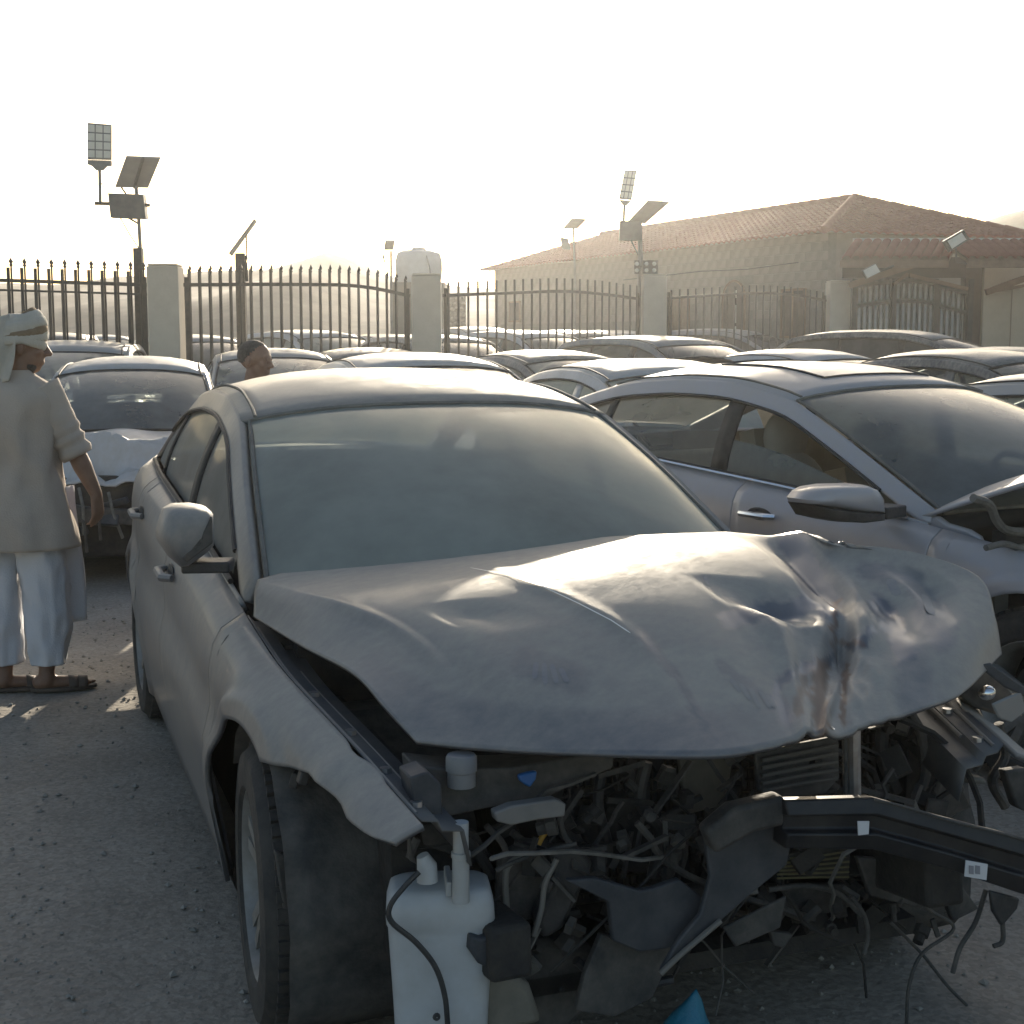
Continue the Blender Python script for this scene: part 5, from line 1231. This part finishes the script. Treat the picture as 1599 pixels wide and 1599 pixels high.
# ------------------------------------------------------------------ the other cars: roof centre in the photo, distance, heading
def park(label, u, D, hd, kind='sedan', paint=SILVP, gl=GL_MID, group='cars parked in the yard', sz=1.0, **k):
    x = (u - 800) / FP * D; rx = -2.1 if kind == 'sedan' else -2.3
    return make_car(label, (x - math.cos(hd) * rx, D - math.sin(hd) * rx, 0), hd, kind, paint, gl, group=group, scale=(1, 1, sz), **k)
park('pale grey van-like car directly behind the white wreck, under the first pillar', 118, 15.9, -1.40, 'suv', SILVP, GL_MID, sz=.93)
park('silver sedan behind the bald man, beyond the white wreck', 425, 16.2, -1.32, 'sedan', SILVP, sz=1.0)
park('silver-white sedan just behind the grey wreck, only its bright roof showing', 640, 11.4, -1.22, 'sedan', WHITEP, GL_MID)
park('dark sedan showing a thin roof line behind the silver-white one', 575, 17.2, -1.25, 'sedan', DARKP, GL_DARK)
park('white sedan with a dust-caked windscreen between the two front wrecks', 1000, 10.5, -1.20, 'sedan', WHITEP, GL_HERO, sz=.975, key='dustws')
park('dark car with its raised bonnet, in front of the hazy fence', 845, 15.6, -1.05, 'sedan', DARKP, GL_MID, hood='open', front=False, sz=.99)
park('grey off-roader with roof rails at the third pillar', 1015, 19.5, -1.02, 'suv', BLUEP, GL_CLEAR, sz=.965)
park('white sedan whose curved roof rises behind the silver car', 1235, 15.0, -.95, 'sedan', WHITEP, GL_CLEAR, sz=1.0)
park('black sedan with clear side windows at the right edge', 1500, 12.2, -.95, 'sedan', DARKP, GL_CLEAR, sz=1.015)
park('dark off-roader parked in front of the striped gate', 1375, 21.5, -.62, 'suv', DARKP, GL_DARK, sz=1.02)
park('dark wreck with a buckled bonnet beside the dark off-roader', 1560, 18.8, -.70, 'sedan', DARKP, GL_DARK, hood='dent', front=False, sz=1.0)
park('pale sedan cut off by the right edge behind the silver car', 1720, 8.4, -1.0, 'sedan', SILVP, GL_MID, sz=.95)
G2 = 'cars parked beyond the fence'
park('dark off-roader beyond the spiked fence near the headwrap', 85, 23.5, -1.35, 'suv', DARKP, GL_DARK, G2, sz=1.0)
park('small white car far beyond the spiked fence', 165, 40, -1.2, 'suv', WHITEP, GL_MID, G2)
park('dark grey car just left of the broad pillar beyond the fence', 212, 30, -1.1, 'sedan', SILVP, GL_DARK, G2)
park('off-roader with a pale roof right of the broad pillar', 300, 24, -1.1, 'suv', SILVP, GL_DARK, G2, sz=.98)
park('large pale people carrier beyond the second fence panel', 480, 25, -.95, 'suv', WHITEP, GL_MID, G2, sz=1.03)
park('silver hatchback beyond the fence left of the tank pillar', 605, 27, -1.0, 'suv', SILVP, GL_MID, G2, sz=.99)
park('dark off-roader right beside the tank pillar', 672, 23, -1.1, 'suv', DARKP, GL_DARK, G2, sz=.98)
park('pale off-roader in the brightest haze beyond the fence', 742, 33, -1.1, 'suv', SILVP, GL_MID, G2, sz=1.1)
park('white off-roader with clear windows in front of the building end', 806, 26.0, -.9, 'suv', WHITEP, GL_CLEAR, G2, sz=1.03)
park('dark off-roader beyond the hazy fence, next to the white one', 885, 29, -.9, 'suv', DARKP, GL_CLEAR, G2, sz=1.04)
park('silver estate car left of the third pillar beyond the fence', 955, 31.5, -1.0, 'suv', SILVP, GL_MID, G2, sz=1.05)
park('blue-grey people carrier in front of the arched doorway', 1115, 29.5, -.62, 'suv', BLUEP, GL_DARK, G2, sz=1.06)

# ------------------------------------------------------------------ people
SKIN = mat('brown_skin', (.19, .105, .068), .55, col2=(.235, .135, .088), scale=14, bump=.08, bscale=120)
HAIR = mat('short_dark_hair', (.03, .027, .024), .8, col2=(.08, .075, .07), scale=40, bump=.5, bscale=220)
TUNIC = mat('beige_grey_tunic', (.40, .335, .275), .95, col2=(.46, .395, .33), scale=4, bump=.2, bscale=160)
TROUS = mat('white_cotton', (.56, .57, .60), .95, col2=(.62, .62, .64), scale=4, bump=.2, bscale=150)
SCARFW = mat('cream_scarf', (.55, .52, .45), .95, col2=(.48, .45, .38), scale=12, bump=.4, bscale=180)
SCARFB = mat('brown_scarf_band', (.21, .15, .09), .95, col2=(.28, .21, .13), scale=14, bump=.4, bscale=180)
SANDAL = mat('brown_leather', (.06, .045, .035), .7, col2=(.10, .075, .055), scale=12)
EYE = mat('eye', (.5, .48, .45), .3)
def cap(b, p, q, r0, r1, n=14):
    p, q = Vector(p), Vector(q); d = q - p; L = max(d.length, 1e-5); d.normalize(); a = d.orthogonal().normalized(); c = d.cross(a); rings = []
    for t in lin(-math.pi / 2, 0, 5): rings.append((p + d * (r0 * math.sin(t)), max(r0 * math.cos(t), 1e-4)))
    for t in lin(0, math.pi / 2, 5): rings.append((q + d * (r1 * math.sin(t)), max(r1 * math.cos(t), 1e-4)))
    b.loft([[o + (a * math.cos(u) + c * math.sin(u)) * r for u in lin(0, 2 * math.pi, n + 1)[:-1]] for o, r in rings])
def head(b, c, yaw, pitch=0, s=1.0):
    """skull, jaw, nose, lips, ears; faces local +X before yaw"""
    M = Matrix.Translation(Vector(c)) @ Matrix.Rotation(yaw, 4, 'Z') @ Matrix.Rotation(pitch, 4, 'Y') @ Matrix.Scale(s, 4)
    def E(p, r): 
        o = MB().ell((0, 0, 0), r, 20, 14); b.add([Vector(v) + Vector(p) for v in o.v], o.f, M)
    E((-.012, 0, .030), (.098, .077, .088)); E((.022, 0, -.040), (.066, .058, .075)); E((.040, 0, -.088), (.038, .036, .028))
    E((.070, 0, .028), (.022, .052, .016)); E((.060, .034, -.020), (.026, .022, .022)); E((.060, -.034, -.020), (.026, .022, .022))
    def cp(p, q, r0, r1):
        o = MB(); cap(o, p, q, r0, r1, 10); b.add(o.v, o.f, M)
    cp((.084, 0, .020), (.108, 0, -.024), .008, .014); cp((.094, .012, -.028), (.094, -.012, -.028), .010, .010)
    cp((.082, .018, -.058), (.082, -.018, -.058), .008, .008); cp((.080, .016, -.068), (.080, -.016, -.068), .009, .009)
    for sg in (-1, 1): E((-.008, sg * .080, -.008), (.020, .009, .033)); E((.082, sg * .031, .010), (.011, .012, .009))
    return M
def hand(b, wrist, dirv, palm_n, curl, s=1.0, thumb=1):
    d = Vector(dirv).normalized(); n = Vector(palm_n); n = (n - d * n.dot(d)).normalized(); w_ = d.cross(n)
    P = lambda a, c, e=0: Vector(wrist) + (d * a + w_ * c + n * e) * s
    for c in (-.026, -.009, .009, .026): cap(b, P(.01, c * .7), P(.085, c), .015 * s, .012 * s, 8)
    for c, L, k in ((-.030, .066, 1.2), (-.010, .078, 1.0), (.010, .074, 1.05), (.029, .058, 1.25)):
        a = P(.088, c); ang = 0; pos = a; 
        for j, f in enumerate((.45, .32, .23)):
            ang += curl * k * (.7 if j == 0 else .6); nx = pos + (d * math.cos(ang) + n * math.sin(ang)) * L * f * s; cap(b, pos, nx, (.0088 - .0008 * j) * s, (.0082 - .0009 * j) * s, 8); pos = nx
    t0 = P(.025, thumb * .028, .008); t1 = P(.062, thumb * .050, .026); t2 = P(.088, thumb * .046, .040); cap(b, t0, t1, .012 * s, .0105 * s, 8); cap(b, t1, t2, .0105 * s, .0085 * s, 8)
def fold(rings, amp, fr=5, seed=0, sag=3.0):
    """cloth folds: push ring points in and out with drifting noise"""
    out = []
    for i, r in enumerate(rings):
        c = sum(r, Vector()) / len(r); o = []
        for j, p in enumerate(r):
            a = 2 * math.pi * j / len(r); k = noise.noise(Vector((math.cos(a) * fr * .5, math.sin(a) * fr * .5, p.z * sag + seed))) + .5 * noise.noise(Vector((math.cos(a) * fr, math.sin(a) * fr, p.z * sag * 2 + seed)))
            k += 1.3 * (.2 - abs(noise.noise(Vector((math.cos(a) * fr * .33, math.sin(a) * fr * .33, p.z * sag * .8 + a * .25 + seed + 7)))))
            d = (p - c); d.z = 0; d = d.normalized() if d.length > 1e-6 else Vector((1, 0, 0)); o.append(p + d * k * amp * (1 if 0 < i < len(rings) else .6))
        out.append(o)
    return out
def oval(c, rx, ry, n=32, rot=0): return [Vector(c) + Matrix.Rotation(rot, 3, 'Z') @ Vector((rx * math.cos(a), ry * math.sin(a), 0)) for a in lin(0, 2 * math.pi, n + 1)[:-1]]
def interp_rings(keys, n=40, N=32):
    ks = np.array(keys, float); t = np.linspace(0, 1, len(ks)); out = []
    cs = [curve(list(zip(t, ks[:, k])), .06) for k in range(ks.shape[1])]
    for q in np.linspace(0, 1, n): v = [c(q) for c in cs]; out.append(oval((v[0], v[1], v[2]), v[3], v[4], N, v[5] if len(v) > 5 else 0))
    return out

# man with the headwrap: stands at the left edge, seen from behind, looking to the right.  local x = right, y = away
mx0 = Vector((-2.18, 6.22, 0)); man = empty('person', mx0); tag(man, 'person standing in a striped headwrap, beige tunic and white trousers', 'person')
b = MB()
hdc = Vector((.035, .02, 1.545))
head(b, hdc, R(12), R(6))
cap(b, (.0, .01, 1.36), (.02, .015, 1.48), .058, .055)
cap(b, (-.02, 0, 1.0), (-.01, .01, 1.25), .10, .11); cap(b, (-.15, .0, 1.325), (.12, .015, 1.325), .05, .05); cap(b, (-.10, 0, .92), (.06, 0, .92), .10, .10)
RS, RE_, RW = Vector((.150, .01, 1.335)), Vector((.235, .045, 1.075)), Vector((.315, .06, .885))
cap(b, RS, RE_, .055, .042); cap(b, RE_, RE_.lerp(RW, .35), .042, .043); cap(b, RE_.lerp(RW, .3), RW, .043, .028)
hand(b, RW, (.06, .03, -1), (-.9, .45, 0), .55, 1.0, 1)
LS, LE, LW = Vector((-.21, .0, 1.335)), Vector((-.30, .06, 1.07)), Vector((-.26, .16, .86))
cap(b, LS, LE, .055, .042); cap(b, LE, LW, .043, .028); hand(b, LW, (.05, .1, -1), (.9, .2, 0), .5, 1.0, -1)
for px, kn in ((.075, .02), (-.115, .015)):
    cap(b, (px, 0, .88), (px + .005, kn, .48), .085, .058); cap(b, (px + .005, kn, .48), (px + .01, -.005, .10), .057, .036); cap(b, (px + .01, -.02, .05), (px + .01, -.01, .10), .036, .036)
    cap(b, (px - .02, -.02, .040), (px + .15, .045, .030), .034, .026); cap(b, (px + .12, .03, .032), (px + .165, .05, .026), .030, .018)
    for k in range(4): cap(b, (px + .15 - .008 * k, .075 - .022 * k, .026), (px + .195 - .012 * k, .085 - .022 * k, .022), .011, .009, 8)
bo = b.build('body', SKIN, man, remesh=.0065)
HM = Matrix.Translation(hdc) @ Matrix.Rotation(R(12), 4, 'Z') @ Matrix.Rotation(R(6), 4, 'Y')
for sg in (-1, 1): MB().ell(HM @ Vector((.083, sg * .031, .010)), (.0095, .0105, .0075), 10, 8).build('eye', EYE, man)
m = MB(); o_ = MB().ell((0, 0, 0), (.044, .050, .040), 16, 10); m.add([Vector(v) + Vector((.028, 0, -.080)) for v in o_.v], o_.f, HM); m.build('beard', HAIR, man)
tun = interp_rings([(-.02, .0, .655, .262, .190), (-.025, .0, .74, .252, .178), (-.025, .0, .88, .225, .150), (-.025, .0, 1.0, .195, .135), (-.025, .0, 1.06, .190, .130), (-.025, .005, 1.16, .200, .135), (-.025, .01, 1.25, .212, .14), (-.025, .01, 1.33, .212, .13), (-.025, .01, 1.375, .185, .11), (-.018, .012, 1.40, .135, .09), (-.008, .012, 1.425, .085, .076), (.0, .012, 1.44, .066, .064)], 56, 48)
tu = MB().grid(fold(tun, .022, 5, 3.0, 4.5), wrap=True).build('tunic', TUNIC, man, solid=.006, sharp=180)
def sleeve(a, bb, r0, r1, seed):
    a, bb = Vector(a), Vector(bb); d = (bb - a); L = d.length; d.normalize(); s1 = d.orthogonal().normalized(); s2 = d.cross(s1); rings = []
    for i, t in enumerate(lin(0, 1, 26)):
        r = r0 + (r1 - r0) * t + .007 * math.sin(t * 34 + 1.5 * math.sin(t * 9)) * sstep(.35, .8, t); o = a + d * L * t
        rings.append([o + (s1 * math.cos(u) + s2 * math.sin(u)) * (r + .006 * noise.noise(Vector((math.cos(u) * 2, math.sin(u) * 2, t * 7 + seed)))) for u in lin(0, 2 * math.pi, 25)[:-1]])
    return MB().grid(rings, wrap=True).build('sleeve', TUNIC, man, solid=.004, sharp=180)
sleeve(RS + Vector((-.055, 0, .03)), RE_.lerp(RW, .10), .092, .068, 1); sleeve(LS + Vector((.055, 0, .03)), LE.lerp(LW, .10), .092, .068, 5)
MB().box((.205, .06, .70), (.012, .10, .06), (0, .2, 0)).build('tunic_flap', TUNIC, man, bevel=.004)
for px, sd in ((.085, 1.0), (-.125, 7.0)):
    k = 1 if px > 0 else -1
    tr_ = interp_rings([(px + .012, -.0, .128, .080, .088), (px + .012, 0, .20, .085, .092), (px + .01, .005, .36, .096, .10), (px, .01, .55, .105, .108), (px - .012 * k, .0, .70, .108, .115), (px - .03 * k, .0, .84, .085, .09)], 44, 30)
    MB().grid(fold(tr_, .022, 5, sd, 6), wrap=True).build('trouser_leg', TROUS, man, solid=.004, sharp=180)
# long hanging cloth at the right hip (catches the sun)
P = []
for t in lin(0, 1, 20):
    z = .92 - .62 * t; P.append([(.155 + .06 * s + .012 * math.sin(s * 5 + t * 3) + .01 * t, -.02 + .14 * s + .015 * math.sin(t * 6 + s * 4), z) for s in lin(0, 1, 9)])
MB().grid(P).build('hanging_cloth', TROUS, man, solid=.003, sharp=180)
for px in (.075, -.115):
    sd_ = MB()
    M = Matrix.Translation((px + .075, .015, 0)) @ Matrix.Rotation(R(20), 4, 'Z')
    sd_.loft([[M @ Vector((.145 * math.cos(q_), .050 * math.sin(q_) * (1 + .18 * math.cos(q_)), z)) for q_ in lin(0, 2 * math.pi, 25)[:-1]] for z in (.001, .018)])
    so = sd_.build('sandal', SANDAL, man, bevel=.003)
    st = MB()
    for xx, wd_ in ((.045, .045), (.085, .04)):
        rows = []
        for a in lin(0, math.pi, 11): rows.append([M @ Vector((xx - wd_ / 2, .050 * math.cos(a), .014 + .052 * math.sin(a) * (1 - .4 * (xx - .04) / .05 * .3))), M @ Vector((xx + wd_ / 2, .050 * math.cos(a), .014 + .042 * math.sin(a)))])
        st.grid(rows)
    st.build('sandal_strap', SANDAL, so, solid=.004)
# headwrap: rolled bands around the skull and a tail down the back
wr = MB().ell((0, 0, 0), (.116, .098, .072), 24, 14, M=None)
wr.v = [tuple(HM @ (Vector(v) + Vector((-.018, 0, .068)))) for v in wr.v]
hs = wr.build('headwrap', SCARFW, man)
for i, (dz, tl, rx, ry, rr_, mm) in enumerate(((.030, 14, .108, .092, .024, SCARFW), (.052, 20, .108, .092, .023, SCARFB), (.074, 25, .104, .089, .026, SCARFW), (.098, 30, .088, .078, .026, SCARFW), (.112, 36, .068, .062, .024, SCARFB), (.028, -12, .107, .091, .022, SCARFW))):
    rows = []; n = 36
    for k in range(n + 1):
        a = 2 * math.pi * k / n; c = Vector((rx * math.cos(a), ry * math.sin(a), 0)); out = Vector((math.cos(a), math.sin(a), 0))
        ring = []
        for q_ in lin(0, 2 * math.pi, 11)[:-1]:
            r_ = rr_ * (1 + .12 * noise.noise(Vector((math.cos(a) * 3, math.sin(a) * 3, q_ + i))))
            ring.append(HM @ (Matrix.Translation((-.018, 0, dz)) @ Matrix.Rotation(R(-tl), 4, 'Y') @ Matrix.Rotation(R(8 * math.sin(i * 2)), 4, 'X') @ (c + out * (r_ * .45 * math.cos(q_)) + Vector((0, 0, r_ * math.sin(q_))))))
        rows.append(ring)
    MB().grid(rows, wrap=True).build('scarf_fold', mm, hs, sharp=180)
P = []
for t in lin(0, 1, 16):
    w_ = .045 + .05 * t; cx = -.070 - .05 * t + .03 * math.sin(t * 3); cy = -.075 - .02 * t; z = 1.665 - .29 * t
    P.append([(cx + hdc.x + w_ * (s - .3) * 1.3, cy + hdc.y - .02 * math.sin(s * 6 + t * 2) - .01, z + .02 * s) for s in lin(-.6, 1, 9)])
MB().grid(P).build('scarf_tail', SCARFW, hs, solid=.006, sharp=180)

# bald man between the cars
mn = Vector(((402 - 800) / FP * 9.6, 9.6, 0)); man2 = empty('person', mn); tag(man2, 'bald person in a white shirt seen between the cars, facing right', 'person')
b = MB(); hc2 = Vector((.0, 0, 1.425)); head(b, hc2, R(-18), R(4), 1.15)
cap(b, (-.03, .01, 1.22), (-.012, .0, 1.34), .064, .060); cap(b, (-.03, 0, .95), (-.03, 0, 1.15), .14, .14); cap(b, (-.05, .15, 1.18), (-.05, -.15, 1.18), .07, .07)
for sg in (-1, 1):
    s0 = Vector((-.04, sg * .20, 1.19)); e0 = Vector((-.02, sg * .26, .92)); w0 = Vector((.12, sg * .24, .72)); cap(b, s0, e0, .052, .042); cap(b, e0, w0, .042, .028); hand(b, w0, (.3, 0, -1), (0, -sg, 0), .5, 1, 1)
    cap(b, (-.03, sg * .09, .85), (-.02, sg * .09, .46), .085, .058); cap(b, (-.02, sg * .09, .46), (-.04, sg * .09, .08), .056, .036); cap(b, (-.06, sg * .09, .04), (.12, sg * .10, .03), .038, .03)
b.build('body', SKIN, man2, remesh=.008)
HM2 = Matrix.Translation(hc2) @ Matrix.Rotation(R(-18), 4, 'Z') @ Matrix.Rotation(R(4), 4, 'Y') @ Matrix.Scale(1.15, 4)
h = MB(); o_ = MB().ell((0, 0, 0), (.1005, .0795, .091), 40, 30)
keep = [HM2 @ (Vector(v) + Vector((-.016, 0, .031))) for v in o_.v]; fs = [f for f in o_.f if all(o_.v[i][2] > -.052 + max(0, o_.v[i][0] + .02) * 1.25 for i in f)]
h.add(keep, fs); h.build('hair', HAIR, man2)
sh = interp_rings([(-.03, 0, .72, .15, .21), (-.03, 0, .9, .145, .20), (-.03, 0, 1.1, .15, .215), (-.03, 0, 1.2, .12, .21), (-.03, 0, 1.27, .08, .10)], 24, 28); MB().grid(fold(sh, .01), wrap=True).build('shirt', TROUS, man2, solid=.005, sharp=180)
for sg in (-1, 1):
    tr_ = interp_rings([(-.03, sg * .09, .06, .06, .06), (-.02, sg * .09, .46, .08, .08), (-.03, sg * .085, .88, .10, .10)], 20, 20); MB().grid(fold(tr_, .008), wrap=True).build('trouser_leg', DARKIN, man2, solid=.004, sharp=180)

# blue scrap of plastic on the ground at the bottom edge
bp0 = PW(1066, 1590, z=.06); bg_ = MB(); rows = []
for i in range(12):
    t = i / 11; rows.append([Vector((.085 * (1 - t) * math.cos(a) * (1 + .3 * noise.noise(Vector((a, t * 3, 1)))) + .03 * t, .06 * (1 - t) * math.sin(a) * (1 + .3 * noise.noise(Vector((a, t * 3, 4)))), .16 * t ** .8)) for a in lin(0, 2 * math.pi, 17)[:-1]])
o = bg_.grid(rows, wrap=True).build('plastic_bag', mat('blue_bag', (.02, .16, .28), .45, col2=(.03, .25, .36), scale=9, bump=.4, bscale=25), sharp=180); o.location = (bp0.x, bp0.y, -.03); tag(o, 'crumpled blue plastic bag on the ground under the wreck', 'bag')

# ------------------------------------------------------------------ dusty air
hz = MB().box((0, 95, 29), (420, 250, 62)).build('haze', None, smooth=False); tag(hz, kind='stuff')
hm_ = bpy.data.materials.new('dusty_air'); hm_.use_nodes = True; n_ = hm_.node_tree; n_.nodes.remove(n_.nodes['Principled BSDF'])
pv_ = n_.nodes.new('ShaderNodeVolumePrincipled'); pv_.inputs['Color'].default_value = (.97, .97, .96, 1); pv_.inputs['Density'].default_value = HAZE_D; pv_.inputs['Anisotropy'].default_value = HAZE_G
n_.links.new(pv_.outputs[0], n_.nodes['Material Output'].inputs['Volume']); hz.data.materials.append(hm_)
